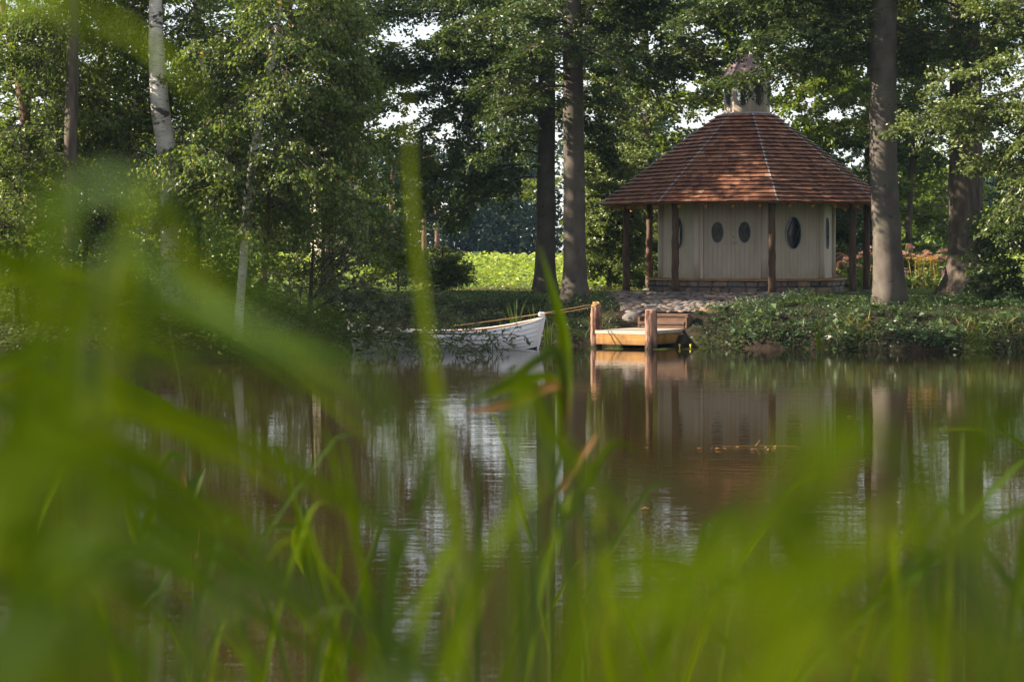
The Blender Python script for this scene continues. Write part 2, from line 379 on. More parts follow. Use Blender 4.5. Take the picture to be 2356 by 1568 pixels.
def water_mat():
    m, nt, b = mat_new('water')
    b.inputs['Base Color'].default_value = (.026, .018, .0055, 1); b.inputs['Roughness'].default_value = .015; b.inputs['IOR'].default_value = 1.333
    a = noise(nt, 1.0, 3, (1.6, 5.5, 1), .5); c = noise(nt, 1.0, 2, (.25, .7, 1), .5)
    s = N(nt, 'Math', operation='MULTIPLY_ADD'); nt.links.new(c, s.inputs[0]); s.inputs[1].default_value = 1.6; nt.links.new(a, s.inputs[2])
    bump(nt, b, s.outputs[0], .20, .010); return m
M['water'] = water_mat()

# ------------------------------------------------------------------ ground and water
SX = [-400, -30, -12, -8.6, -6.2, -5.2, -4.6, -3.6, 1, 3.2, 4.4, 8, 12, 20, 30, 400]
SY = [40, 39.5, 39.3, 40.3, 41.6, 43, 47.9, 49.0, 49.3, 49.3, 48.3, 46.9, 45.8, 44.5, 43.5, 43]
PATH = [(2.95, 50.35), (4.75, 50.35), (5.7, 52.0), (8.3, 54.4), (8.0, 56.4), (2.6, 56.4), (2.75, 53.2)]
def shore(x): return np.interp(x, SX, SY)
def in_poly(x, y, poly):
    x = np.asarray(x, float); y = np.asarray(y, float); ins = np.zeros(x.shape, bool); n = len(poly)
    for i in range(n):
        x0, y0 = poly[i]; x1, y1 = poly[(i+1) % n]
        c = ((y0 > y) != (y1 > y)) & (x < (x1-x0) * (y-y0) / (y1-y0+1e-12) + x0); ins ^= c
    return ins
def path_z(y): return .80 + np.clip((np.asarray(y) - 50.4) / 5.0, 0, 1) * .35
def height(x, y):
    x = np.asarray(x, float); y = np.asarray(y, float)
    wob = .18*np.sin(x*1.7+.6) + .12*np.sin(x*3.9) 
    t = np.maximum(np.maximum(y - shore(x) - wob, 2.2 - y + .3*np.sin(x)), np.maximum(-14 - x, x - 30))
    land = 1.14 * (1 - np.exp(-np.maximum(t, 0) / 2.3)) + .12 * np.clip(t/.25, 0, 1) * np.exp(-np.maximum(t, 0)/1.5)
    near = (y < 10); land = np.where(near, .55 * (1 - np.exp(-np.maximum(t, 0) / 1.5)), land)
    rough = .05*np.sin(x*2.3+y*1.1)*np.sin(y*1.9-x*.7) + .03*np.sin(x*5.1+1)*np.sin(y*4.7)
    h = np.where(t > 0, land + rough*np.clip(t, 0, 1)*np.clip(1.6 - t*.12, .15, 1), np.maximum(t*.5, -1.2))
    cx = (y > 50.2) & (y < 57) 
    wgt = np.clip(1.4 - np.maximum(np.abs(x - np.interp(y, [50.3, 52, 54.4, 56.4], [3.85, 4.2, 5.4, 5.4])) - np.interp(y, [50.3, 52, 54.4, 56.4], [.9, 1.5, 2.8, 2.9]), 0) / .8, 0, 1) * np.clip((y-49.9)/.5, 0, 1) * np.clip((58-y)/1.5, 0, 1)
    wgt = np.where(t > 0, np.minimum(wgt, 1), 0)
    h = h*(1-wgt) + (path_z(y) - .02)*wgt
    return h
def grid_axis(fine0, fine1, step, lo, hi):
    a = list(np.arange(fine0, fine1, step)); s = step; v = fine0
    left = []
    while v > lo: s *= 1.35; v -= s; left.append(max(v, lo))
    s = step; v = fine1; right = [fine1]
    while v < hi: s *= 1.35; v += s; right.append(min(v, hi))
    return np.array(left[::-1] + a + right)
gx = grid_axis(-14, 18, .22, -300, 300); gy = np.concatenate([grid_axis(38, 64, .22, -60, 500)])
gy = np.unique(np.concatenate([gy, np.arange(-4, 6, .4)]))
X, Y = np.meshgrid(gx, gy); Z = height(X, Y)
nx, ny = len(gx), len(gy)
idx = np.arange(nx*ny).reshape(ny, nx)
gf = np.stack([idx[:-1, :-1], idx[:-1, 1:], idx[1:, 1:], idx[1:, :-1]], -1).reshape(-1, 4)
struct(build('ground', np.stack([X, Y, Z], -1).reshape(-1, 3), gf, M['ground'], smooth=True))
struct(build('water', [(-40, -3, 0), (60, -3, 0), (60, 52, 0), (-40, 52, 0)], [(0, 1, 2, 3)], M['water']))

# cobbled path
rng = np.random.default_rng(5)
mb = MB(); pts = []
tries = 0
while len(pts) < 330 and tries < 30000:
    tries += 1
    x, y = rng.uniform(2.6, 8.3), rng.uniform(50.35, 56.3); r = rng.uniform(.09, .19)
    if not in_poly(x, y, PATH): continue
    if any((x-a)**2 + (y-b)**2 < (.82*(r+c))**2 for a, b, c in pts): continue
    pts.append((x, y, r))
for x, y, r in pts:
    mb.ball((x, y, path_z(y) + .0), (r*rng.uniform(.95, 1.35), r*rng.uniform(.85, 1.1), rng.uniform(.03, .055)), 12, 6, wob=.08, rng=rng, rz=rng.uniform(0, 3))
struct(mb.build('path', M['cobble'], smooth=True))
pv = [(x, y, path_z(y) + .004) for x, y in PATH]
struct(build('path_bed', pv, [tuple(range(len(pv)))], M['soil']))

# ------------------------------------------------------------------ pavilion
PHI = R(18.2); PC = np.array([(747-512)/F*59.0, 59.0]); GZ = 1.13
pav = thing('pavilion', 'octagonal summerhouse with a red shingled roof on log posts above the pond', 'pavilion', (PC[0], PC[1], GZ), -PHI)
# local frame: the front face looks along -y
def octv(r, k):                     # corner k; corners 0 and 1 bound the front face (left, right seen from the front)
    a = R(-90 - 22.5 + 45*k); return np.array([r*math.cos(a), r*math.sin(a)])
C8 = 2*math.sin(R(22.5))
def facef(k):                       # outward normal and direction to the right (seen from outside) of face k
    a = R(-90 + 45*k); n = np.array([math.cos(a), math.sin(a)]); return n, np.array([-n[1], n[0]])
APO = math.cos(R(22.5))
# stone plinth
RP = 2.92; PH = .42
mb = MB(); 
vb = [(*octv(RP-.06, k), -.2) for k in range(8)] + [(*octv(RP-.06, k), PH-.07) for k in range(8)]
mb.add(vb, [(k, (k+1) % 8, 8+(k+1) % 8, 8+k) for k in range(8)] + [tuple(range(8, 16))])
plinth = mb.build('plinth', M['mortar'], pav)
mb = MB(); rng = np.random.default_rng(11)
for k in range(8):
    n, u = facef(k); s = RP*C8; ap = RP*APO
    for (z0, z1) in ((-.12, .18), (.18, PH-.06)):
        x = -s/2
        while x < s/2 - .02:
            w = min(rng.uniform(.22, .5), s/2 - x)
            if s/2 - x - w < .15: w = s/2 - x
            c = n*(ap-.06) + u*(x+w/2)
            mb.box((c[0], c[1], (z0+z1)/2), (w-.018, .16 + rng.uniform(-.02, .03), z1-z0-.018), math.atan2(u[1], u[0]), bevel=.035 if z0 < 0 else .025)
            x += w
mb.build('stonework', M['plinth_stone'], plinth)
mb = MB()
for k in range(8):                  # timber capping, one board ring per face, with a pale weathered end on the right
    n, u = facef(k); a0, a1 = octv(RP+.09, k), octv(RP+.09, k+1); b0, b1 = octv(RP-.45, k), octv(RP-.45, k+1)
    e = (a1-a0)*.0009; z0, z1 = PH-.06, PH
    v = [(*a0+e, z0), (*a1-e, z0), (*b1-e, z0), (*b0+e, z0), (*a0+e, z1), (*a1-e, z1), (*b1-e, z1), (*b0+e, z1)]
    mb.add(v, [(3, 2, 1, 0), (4, 5, 6, 7), (0, 1, 5, 4), (1, 2, 6, 5), (2, 3, 7, 6), (3, 0, 4, 7)])
mb.build('bench_top', M['bench_wood'], pav)
# walls with oval windows
RB = 2.574; SB = RB*C8; WZ0, WZ1 = PH+.002, 2.9
def panel(w, h, ew, eh, ecx, ecz, th, name, mat, parent, loc, rz, nseg=48):
    """a wall board with an oval opening, its front at y=0, thickness to +y, x centred, z from 0 to h"""
    ang = [2*math.pi*i/nseg for i in range(nseg)]
    for cx_, cz_ in ((w/2, h), (-w/2, h), (-w/2, 0), (w/2, 0)): ang.append(math.atan2(cz_-ecz, cx_-ecx) % (2*math.pi))
    ang = sorted(set(ang)); n = len(ang); inner = []; outer = []
    for a in ang:
        ca, sa = math.cos(a), math.sin(a)
        rr = 1/math.sqrt((ca/(ew/2))**2 + (sa/(eh/2))**2); inner.append((ecx+rr*ca, ecz+rr*sa))
        ts = []
        if ca > 1e-9: ts.append((w/2-ecx)/ca)
        if ca < -1e-9: ts.append((-w/2-ecx)/ca)
        if sa > 1e-9: ts.append((h-ecz)/sa)
        if sa < -1e-9: ts.append((-ecz)/sa)
        t = min(ts); outer.append((ecx+t*ca, ecz+t*sa))
    v = [(x, 0, z) for x, z in outer] + [(x, 0, z) for x, z in inner] + [(x, th, z) for x, z in inner] + [(x, th, z) for x, z in outer]
    f = []
    for i in range(n):
        j = (i+1) % n
        f += [(i, n+i, n+j, j)[::-1], (n+i, 2*n+i, 2*n+j, n+j)[::-1], (2*n+i, 3*n+i, 3*n+j, 2*n+j)[::-1], (3*n+i, i, j, 3*n+j)[::-1]]
    o = build(name, v, f, mat, parent); o.location = loc; o.rotation_euler = (0, 0, rz); return o
def oval_window(parent, ew, eh, ecx, ecz, glassm, cross, fr=.028, proud=.022):
    n = 40; v = []; f = []
    a = [2*math.pi*i/n for i in range(n)]
    for (k, y) in ((1.0, .02), (1.0, -proud), (0, -proud), (0, .03)):
        for t in a: v.append((ecx+math.cos(t)*(ew/2 + fr*k - .004), y, ecz+math.sin(t)*(eh/2 + fr*k - .004)))
    for l in range(3):
        for i in range(n): f.append((l*n+i, l*n+(i+1) % n, (l+1)*n+(i+1) % n, (l+1)*n+i))
    w = build('window', v, f, M['lead'], parent)
    gv = [(ecx+math.cos(t)*ew/2*.995, .036, ecz+math.sin(t)*eh/2*.995) for t in a]
    build('pane', gv, [tuple(range(n))], glassm, w)
    mb = MB()
    for (x0, z0, x1, z1) in cross:
        A = np.array([ecx+x0*ew/2, .024, ecz+z0*eh/2]); B = np.array([ecx+x1*ew/2, .024, ecz+z1*eh/2]); mb.tube([A, (A+B)/2, B], .009, 6)
    mb.build('lattice', M['iron'], w)
    return w
q = .70
CROSS1 = [(-q, -q, q, q), (-q, q, q, -q)]
CROSS2 = [(-.92, .35, .1, -.98), (-.92, -.35, .1, .98), (.92, .35, -.1, -.98), (.92, -.35, -.1, .98)]
for k in range(8):
    n, u = facef(k); ap = RB*APO; rz = math.atan2(u[1], u[0])
    if k == 0: continue
    c = n*ap
    w = panel(SB-.14, WZ1-WZ0, .52, .92, .0, 1.30, .06, 'wall', M['board_paint'], pav, (c[0], c[1], WZ0), rz)
    oval_window(w, .52, .92, 0, 1.30, M['dark_glass'], CROSS2, fr=.02)
# front: door leaves in a shallow recess with side jambs
n, u = facef(0); ap = RB*APO
for sx in (-1, 1):
    dw = .785
    dl = panel(dw-.008, 2.45, .35, .60, 0, 1.32, .05, 'door', M['board_paint'], pav, (sx*dw/2, -ap+.10, WZ0), 0)
    oval_window(dl, .35, .60, 0, 1.32, M['dark_glass'], CROSS1, fr=.018)
    for hz in (.28, 1.28, 2.16):
        mb = MB(); mb.tube([(sx*(dw/2-.004), -.012, hz-.10), (sx*(dw/2-.004), -.012, hz), (sx*(dw/2-.004), -.012, hz+.10)], .014, 8); mb.build('hinge', M['steel'], dl)
    if sx == 1:
        mb = MB(); mb.tube([(-dw/2+.06, -.002, 1.02), (-dw/2+.06, -.05, 1.02), (-dw/2+.09, -.055, 1.02), (-dw/2+.18, -.05, 1.02)], .011, 8); mb.ball((-dw/2+.06, -.006, 1.02), (.024, .01, .024)); mb.build('handle', M['brass'], dl)
        mb = MB(); mb.ball((-dw/2+.06, -.006, 1.18), (.026, .012, .026)); mb.build('lock', M['brass'], dl)
mb = MB()
for sx in (-1, 1): mb.box((sx*.855, -ap+.06, WZ0+1.25), (.135, .15, 2.5), bevel=.01)
mb.box((0, -ap+.06, WZ0+2.49), (1.574, .15, .06)); 
mb.build('door_frame', M['plain_paint'], pav)
for k in range(8):                  # half-round corner columns
    p = octv(RB-.01, k); mb = MB(); mb.tube([(p[0], p[1], z) for z in (WZ0, 1.0, 1.9, WZ1)], .10, 20); mb.build('corner_column', M['plain_paint'], pav, smooth=True)
# log posts on pads
RPO = 3.60; EZ = 2.58
rng = np.random.default_rng(3)
for k in range(8):
    p = octv(RPO, k); zz = np.linspace(.06, EZ+.12, 14); mb = MB()
    mb.tube([(p[0]+.006*rng.standard_normal(), p[1]+.006*rng.standard_normal(), z) for z in zz], .098 + .004*rng.standard_normal(14) + .02*np.exp(-zz/.5), 16, jitter=.03, rng=rng)
    po = mb.build('post', M['post_bark'], pav, smooth=True)
    mb = MB(); mb.box((p[0], p[1], .0), (.36, .36, .13), rng.uniform(0, 1), bevel=.05); mb.build('pad_stone', M['boulder'], po)
# roof
RE, RT, ZE, ZT = 4.38, .80, 2.55, 5.24
NC = 23
slope = np.array([RT-RE, ZT-ZE])
mb = MB(); rng = np.random.default_rng(7)
for k in range(8):
    n, u = facef(k)
    for i in range(NC):
        f0, f1 = i/NC, min(1.0, (i+1.18)/NC)
        r0, z0 = RE+(RT-RE)*f0, ZE+(ZT-ZE)*f0; r1, z1 = RE+(RT-RE)*f1, ZE+(ZT-ZE)*f1
        sag = .0
        ap0, ap1 = r0*APO, r1*APO; h0, h1 = r0*C8/2, r1*C8/2
        nrmv = np.array([-(ZT-ZE), (RT-RE)*APO]); nv = np.array([-nrmv[0], -nrmv[1]]); nv = nv/np.linalg.norm(nv)  # (radial, z) outward
        x = -h0; ct = rng.normal(0, .07)
        while x < h0 - .01:
            w = min(rng.uniform(.11, .19), h0-x)
            if h0-x-w < .05: w = h0-x
            up = .060 + rng.uniform(-.008, .010); dn = rng.uniform(-.012, .012)
            g = .004
            xa, xb = x+g/2, x+w-g/2
            sc1 = h1/h0
            def pt(xx, apx, zz, lift, ins=0.0):
                apx = apx - ins
                c = n*(apx + nv[0]*lift) + u*xx; return (c[0], c[1], zz + nv[1]*lift)
            drop = dn
            A0 = pt(xa, ap0+drop, z0-drop*.6, up); A1 = pt(xb, ap0+drop, z0-drop*.6, up)
            def clampx(v): return max(-h1, min(h1, v))
            B1 = pt(clampx(xb), ap1, z1, .006); B0 = pt(clampx(xa), ap1, z1, .006)
            D0 = pt(xa, ap0+drop, z0-drop*.6, up-.052, .03); D1 = pt(xb, ap0+drop, z0-drop*.6, up-.052, .03)
            mb.add([A0, A1, B1, B0, D0, D1], [(0, 1, 2, 3), (4, 5, 1, 0), (4, 0, 3), (5, 2, 1)], tint=float(np.clip(rng.beta(2, 2.2)+ct, 0, 1)))
            x += w
roof = mb.build('roof', M['shingle'], pav)
# underlay and boarded soffit
vb = [(*octv(RE-.03, k), ZE-.005) for k in range(8)] + [(*octv(RT-.02, k), ZT-.01) for k in range(8)]
mb = MB(); mb.add(vb, [(k, (k+1) % 8, 8+(k+1) % 8, 8+k) for k in range(8)] + [tuple(range(8, 16))])
vb = [(*octv(RE-.10, k), ZE-.02) for k in range(8)] + [(*octv(RB-.2, k), ZE-.05+(RE-.03-RB+.2)*(ZT-ZE)/(RE-RT)) for k in range(8)]
mb.add(vb, [(8+k, 8+(k+1) % 8, (k+1) % 8, k) for k in range(8)])
mb.build('soffit', M['soffit'], roof)
sl = (ZT-ZE)/(RE-RT)
for k in range(8):
    n, u = facef(k); 
    for xo in (-1.15, -.38, .38, 1.15):
        c0 = n*(RE*APO-.17) + u*xo; c1 = n*(RB*APO+.05) + u*xo*.8
        a = np.array([*c0, ZE-.10]); b = np.array([*c1, ZE-.10 + (np.linalg.norm(c0)-np.linalg.norm(c1))*sl*.98]); mb = MB(); d = nrm(b-a)
        s_ = np.array([u[0], u[1], 0]); s_ = nrm(s_ - d*np.dot(s_, d)); t_ = np.cross(d, s_)
        mb.box((a+b)/2, (np.linalg.norm(b-a), .07, .10), rot=np.stack([d, s_, t_], 1)); mb.build('rafter', M['soffit'], roof)
mb = MB()
for k in range(8):
    a, b = octv(RPO, k), octv(RPO, k+1); c = (a+b)/2; mb.box((*c, EZ+.20), (RPO*C8-.04, .12, .14), math.atan2(*(b-a)[::-1]))
mb.build('ring_beam', M['soffit'], roof)
# lead strips woven in at each hip
for k in range(8):
    mb = MB(); c8 = octv(1, k); tdir = np.array([-c8[1], c8[0]])
    for i in range(NC):
        f0, f1 = i/NC, (i+1.0)/NC
        r0, z0, r1, z1 = RE+(RT-RE)*f0, ZE+(ZT-ZE)*f0, RE+(RT-RE)*f1, ZE+(ZT-ZE)*f1
        w = .03; nv2 = nrm(np.array([(ZT-ZE), (RE-RT)])); 
        def hp(r, z, off, lift): c = c8*(r + nv2[0]*lift) + tdir*off; return (c[0], c[1], z + nv2[1]*lift - abs(off)*.30)
        mb.add([hp(r0+.012, z0-.008, -w*1.25, .074), hp(r0+.012, z0-.008, 0, .078), hp(r0+.012, z0-.008, w*1.25, .074), hp(r1, z1, w*.45, .02), hp(r1, z1, 0, .024), hp(r1, z1, -w*.45, .02)], [(0, 1, 4, 5), (1, 2, 3, 4)])
    mb.build('hip_strip', M['lead'], roof)
# lantern
RL = .69; LZ0 = ZT-.12; LH = 1.22
lant = thing('lantern', '', ''); del lant['label']; del lant['category']; lant.parent = pav
for k in range(8):
    n, u = facef(k); c = n*RL*APO; rz = math.atan2(u[1], u[0]); w_ = RL*C8
    w = panel(w_+.004, LH, .36, .70, 0, .70, .03, 'lantern_wall', M['board_paint'], lant, (c[0], c[1], LZ0), rz)
    oval_window(w, .36, .70, 0, .70, M['clear_glass'], CROSS1, fr=.012)
mb = MB(); prof = [(.80, 0), (.66, .14), (.50, .36), (.33, .60), (.17, .83), (.02, 1.02)]
vv = []; ff = []
for r, z in prof: vv += [(*octv(r, k), LZ0+LH+z) for k in range(8)]
for l in range(len(prof)-1):
    for k in range(8): ff.append((l*8+k, l*8+(k+1) % 8, (l+1)*8+(k+1) % 8, (l+1)*8+k))
mb.add(vv, ff); mb.add([(*octv(.80, k), LZ0+LH) for k in range(8)] + [(*octv(.80, k), LZ0+LH-.03) for k in range(8)], [(k, 8+k, 8+(k+1) % 8, (k+1) % 8) for k in range(8)] + [tuple(range(15, 7, -1))])
lr = mb.build('lantern_roof', M['copper'], lant)
mb = MB()
for k in range(8): mb.tube([(*octv(r+.012, k), LZ0+LH+z+.012) for r, z in prof], .016, 6)
mb.build('seam', M['copper'], lr)
mb = MB(); mb.tube([(0, 0, LZ0+LH+.98), (0, 0, LZ0+LH+1.1), (0, 0, LZ0+LH+1.3)], [.03, .022, .008], 8); mb.ball((0, 0, LZ0+LH+1.12), (.05, .05, .05)); mb.build('finial', M['copper'], lr)
mb = MB(); mb.add([(*octv(RT+.08, k), ZT-.06) for k in range(8)] + [(*octv(RL+.03, k), ZT+.05) for k in range(8)], [(k, (k+1) % 8, 8+(k+1) % 8, 8+k) for k in range(8)]); mb.build('flashing', M['lead'], lant)

# ------------------------------------------------------------------ jetty and steps
JD = nrm(np.array([.525, .85])); JN = np.array([JD[1], -JD[0]])       # along the jetty, and to its right
JFR = np.array([3.2, 47.5]); JW = 1.4; JL = 2.05; JZ = .415
JO = JFR - JN*JW/2                                                    # middle of the front edge
jrz = math.atan2(JN[1], JN[0])
jetty = thing('jetty', 'small timber jetty with a pale plank deck reaching into the pond', 'jetty', (JO[0], JO[1], 0), jrz)
mb = MB(); nb = 14; bw = JL/nb
for i in range(nb): mb.box((0, bw*(i+.5), JZ-.04), (JW+.0, bw-.006, .08), bevel=.004)
mb.build('deck', M['deck'], jetty)
mb = MB(); mb.box((0, .05, JZ-.21), (JW-.06, .08, .25), bevel=.006); mb.build('front_beam', M['lumber'], jetty)
for sx in (-1, 1):
    mb = MB(); mb.box((sx*(JW/2-.07), JL/2+.05, JZ-.21), (.08, JL-.1, .25), bevel=.006); mb.build('side_beam', M['lumber'], jetty)
rng = np.random.default_rng(9)
def pile(x, y, top, r):
    zz = np.linspace(-1.0, top, 22); mb = MB()
    mb.tube([(x, y, z) for z in zz], r*(1+.03*rng.standard_normal(22))*np.where(zz > top-.02, .93, 1), 20, jitter=.025, rng=rng)
    o = mb.build('pile', M['pile_bark'], jetty, smooth=True)
    mb = MB(); mb.tube([(x, y, top-.004), (x, y, top+.006), (x, y, top+.010)], [r*.9, r*.88, r*.7], 20); mb.build('sawn_top', M['endgrain'], o)
pile(-JW/2-.04, .14, .98, .135); pile(JW/2+.10, .06, .93, .145); pile(JW/2+.02, JL-.15, .30, .13); pile(-JW/2+.1, JL-.15, .30, .13)
SRZ = R(-18); SO = np.array([3.62, 49.45])
steps = thing('steps', 'two reddish brown timber steps climbing from the jetty to the cobbles', 'steps', (SO[0], SO[1], 0), SRZ)
for i, (yo, zt, xo) in enumerate(((.05, .585, .08), (.36, .765, .10))):
    mb = MB(); mb.box((xo, yo+.16, zt-.035), (1.17, .36, .07), bevel=.005); t_ = mb.build('tread', M['tread'], steps)
    mb = MB(); mb.box((xo, yo+.03, zt-.13), (1.14, .05, .12)); mb.build('riser', M['tread'], t_)
mb = MB()
for sx in (-1, 1): mb.box((.1+sx*.6, .42, .50), (.05, .75, .40))
mb.build('side_board', M['tread'], steps)
mb = MB(); c = P(633, 322, 50.2); mb.ball((c[0], c[1], .60), (.30, .2, .20), 14, 9, wob=.05, rng=rng); tag(mb.build('boulder', M['boulder'], smooth=True), 'grey boulder set beside the left end of the timber steps', 'boulder')
mb = MB(); c = P(702, 317, 50.6); mb.ball((c[0]+.1, c[1], .74), (.5, .22, .13), 14, 9, wob=.05, rng=rng); tag(mb.build('boulder', M['boulder_red'], smooth=True), 'long rusty orange stone edging the cobbles right of the steps', 'boulder')

# ------------------------------------------------------------------ rowing boat
BOW, STERN = np.array([.76, 47.75]), np.array([-3.85, 46.9])
bax = nrm(BOW - STERN); BL = np.linalg.norm(BOW - STERN); bmid = (BOW + STERN)/2
boat = thing('rowing_boat', 'white clinker rowing boat moored in front of the bank', 'rowing boat', (bmid[0], bmid[1], 0), math.atan2(bax[1], bax[0]))
NS, NK = 33, 8
def sheer(t): return .40 + .32*abs(t)**2.2*(1 if t > 0 else .72)
def halfb(t): return .66*max(0.0, (1-abs(t)**2.6))**.75 + .012
def keel(t): return -.16 + .10*abs(t)**3
def endx(t, s): return BL/2*t*(1 - .075*(1-s)*abs(t)**5)     # raked ends
def hull_pt(t, s, side, off=0.0):
    b = halfb(t)*(math.sin(s*math.pi/2)**.75) + off; z = keel(t) + (sheer(t)-keel(t))*(s**1.35)
    return (endx(t, s), side*b, z)
mb = MB(); ts = [-1 + 2*i/(NS-1) for i in range(NS)]
mbk = MB()
for side in (-1, 1):
    for k in range(NK):
        s0, s1 = k/NK, (k+1)/NK
        v = []; 
        for t in ts:
            fade = min(1, (1-abs(t))*12)
            v += [hull_pt(t, s0, side, .032*fade), hull_pt(t, s1+.004, side, .002), hull_pt(t, s0, side, -.004)]
        f = []
        for i in range(NS-1):
            a, b = i*3, i*3+3
            f += [(a, b, b+1, a+1), (a+2, b+2, b, a)] if side < 0 else [(a+1, b+1, b, a), (a, b, b+2, a+2)]
        (mb if k >= 2 else mbk).add(v, f)
hull = mb.build('hull', M['boat_white'], boat)
mbk.build('bottom', M['antifoul'], boat)
mb = MB()
for side in (-1, 1): mb.tube([(*hull_pt(t, 1, side)[:2], sheer(t)+.012) for t in ts], .026, 8)
mb.build('gunwale', M['boat_white'], boat, smooth=True)
mb = MB()
for side in (-1, 1): mb.tube([(x*.985, y*.93, z+.004) for x, y, z in (hull_pt(t, 1, side) for t in ts)], .022, 6)
mb.build('inwale', M['boat_wood'], boat)
mb = MB(); mb.tube([(endx(1, s)+.012, 0, keel(1) + (sheer(1)-keel(1))*s) for s in np.linspace(0, 1.0, 9)] + [(endx(1, 1)-.01, 0, sheer(1)+.13)], .035, 8)
mb.box((endx(1, 1)-.05, 0, sheer(1)+.10), (.16, .07, .10), bevel=.02); mb.build('stem', M['boat_white'], boat)
mb = MB(); mb.tube([(endx(-1, s)-.012, 0, keel(-1) + (sheer(-1)-keel(-1))*s) for s in np.linspace(0, 1.0, 9)] + [(endx(-1, 1), 0, sheer(-1)+.10)], .035, 8); mb.build('stern_post', M['boat_white'], boat)
for x in (-1.2, -.1, .9):
    mb = MB(); mb.box((x, 0, .24), (.24, halfb(x*2/BL)*1.72, .03)); mb.build('thwart', M['boat_wood'], boat)
# mooring lines and the turns of rope on the pile
top1 = np.array([*(JO - JN*(JW/2+.04) + JD*.14), 1.0]); bowp = np.array([*(BOW), sheer(1)+.12]); 
def sagline(a, b, s, n=14): t = np.linspace(0, 1, n)[:, None]; p = a*(1-t)+b*t; p[:, 2] -= s*4*(t*(1-t))[:, 0]; return p
midp = np.array([*(BOW*.45+STERN*.55), .50])
for a, b, s, lb in ((top1+[0, -.1, .02], bowp+[0, -.06, 0], .05, 'tan mooring rope from the roped jetty pile to the bow of the white boat'),
                    (top1+[-.05, -.12, .05], midp+[.4, -.1, .06], .03, 'long tan rope running from the jetty pile along the near rail of the boat')):
    mb = MB(); mb.tube(sagline(a, b, s), .011, 6); tag(mb.build('mooring_rope', M['rope'], smooth=True), lb, 'rope')
mb = MB()
for i in range(4):
    a = np.linspace(0, 2*math.pi, 20); r = .10-.012*i; mb.tube([(top1[0]+r*math.cos(t)*1.05, top1[1]+r*math.sin(t), 1.0+.024*i+.02*math.sin(t+i*2)) for t in a], .017, 7, caps=False)
tag(mb.build('rope_coil', M['rope'], smooth=True), 'coil of rope lying on top of the left jetty pile', 'rope')

# ------------------------------------------------------------------ trees
def catmull(pts, n):
    pts = np.asarray(pts, float); k = len(pts)
    if k < 3: t = np.linspace(0, 1, n)[:, None]; return pts[0]*(1-t) + pts[-1]*t
    p = np.concatenate([[2*pts[0]-pts[1]], pts, [2*pts[-1]-pts[-2]]]); out = []
    for u in np.linspace(0, k-1-1e-6, n):
        i = int(u); t = u-i; a, b, c, d = p[i:i+4]
        out.append(.5*((2*b)+(-a+c)*t+(2*a-5*b+4*c-d)*t*t+(-a+3*b-3*c+d)*t**3))
    return np.array(out)
def rotz(v, a):
    c, s = np.cos(a), np.sin(a); return np.stack([v[:, 0]*c-v[:, 1]*s, v[:, 0]*s+v[:, 1]*c, v[:, 2]], 1)
def foliage(rng, lines, radii, tw_m, tw_len, sub, nl, L, W, up=1.0, jit=.6, droop=.15, t0=.15, vert=.15, wood=None, hang=0.0, spread=.06):
    """lines: limb polylines. Gives leaf arrays; twigs are appended to wood."""
    bv = []; bd = []
    tb, td, tl = [], [], []
    for ln in lines:
        seg = np.linalg.norm(np.diff(ln, axis=0), axis=1); Ln = seg.sum(); k = max(3, int(Ln*tw_m*rng.uniform(.85, 1.15)))
        t = rng.uniform(t0, 1, k)*(len(ln)-1); i = np.minimum(t.astype(int), len(ln)-2); fr = (t-i)[:, None]
        b = ln[i]*(1-fr) + ln[i+1]*fr; d = nrm(ln[i+1]-ln[i])
        sgn = rng.choice([-1, 1], k); d = rotz(d, sgn*rng.uniform(.5, 1.3, k)); d[:, 2] = d[:, 2]*.5 + rng.normal(-hang, vert, k)
        tb.append(b); td.append(nrm(d)); tl.append(tw_len*rng.uniform(.4, 1.2, k)*(1.15-.6*t/(len(ln)-1)))
    tb, td, tl = np.concatenate(tb), np.concatenate(td), np.concatenate(tl)
    te = tb + td*tl[:, None]; te[:, 2] -= droop*tl
    if wood is not None: wood.append(segs(tb, te, .012, .004))
    k = len(tb)*sub; i = np.repeat(np.arange(len(tb)), sub); u = rng.uniform(.15, 1, k)[:, None]
    sb = tb[i]*(1-u) + te[i]*u; sd = rotz(td[i], rng.choice([-1, 1], k)*rng.uniform(.3, 1.0, k)); sd[:, 2] += rng.normal(-hang*.8, vert, k); sd = nrm(sd)
    slen = tl[i]*rng.uniform(.25, .55, k)
    se = sb + sd*slen[:, None]; se[:, 2] -= droop*slen
    if wood is not None: wood.append(segs(sb, se, .005, .002))
    i = np.repeat(np.arange(k), nl); q = len(i); u = rng.uniform(0, 1, q)[:, None]
    lb = sb[i]*(1-u) + se[i]*u + rng.normal(0, spread, (q, 3))*np.array([1, 1, .5])
    ld = rotz(sd[i], rng.choice([-1, 1], q)*rng.uniform(.2, 1.2, q)); ld[:, 2] += rng.normal(-hang*.6-.1, .25, q); ld = nrm(ld)
    ln_ = np.array([[0, 0, up]]) + rng.normal(0, jit, (q, 3)); ln_ = nrm(ln_)
    LL = L*rng.uniform(.6, 1.25, q)
    v, f = leaf_arrays(lb, ld, ln_, LL, LL*W)
    return v, f, np.repeat(rng.beta(2, 2, q), 4)
def limb(rng, start, az, elev, length, sag=.25, n=8, jit=.10):
    p = np.array(start, float); out = [p.copy()]; e = elev; a = az
    for i in range(n):
        d = np.array([math.cos(e)*math.cos(a), math.cos(e)*math.sin(a), math.sin(e)]); p = p + d*length/n; out.append(p.copy())
        e -= sag/n*1.6; a += rng.normal(0, jit); e += rng.normal(0, jit*.6)
    return np.array(out)
class G: pass
TREES = []
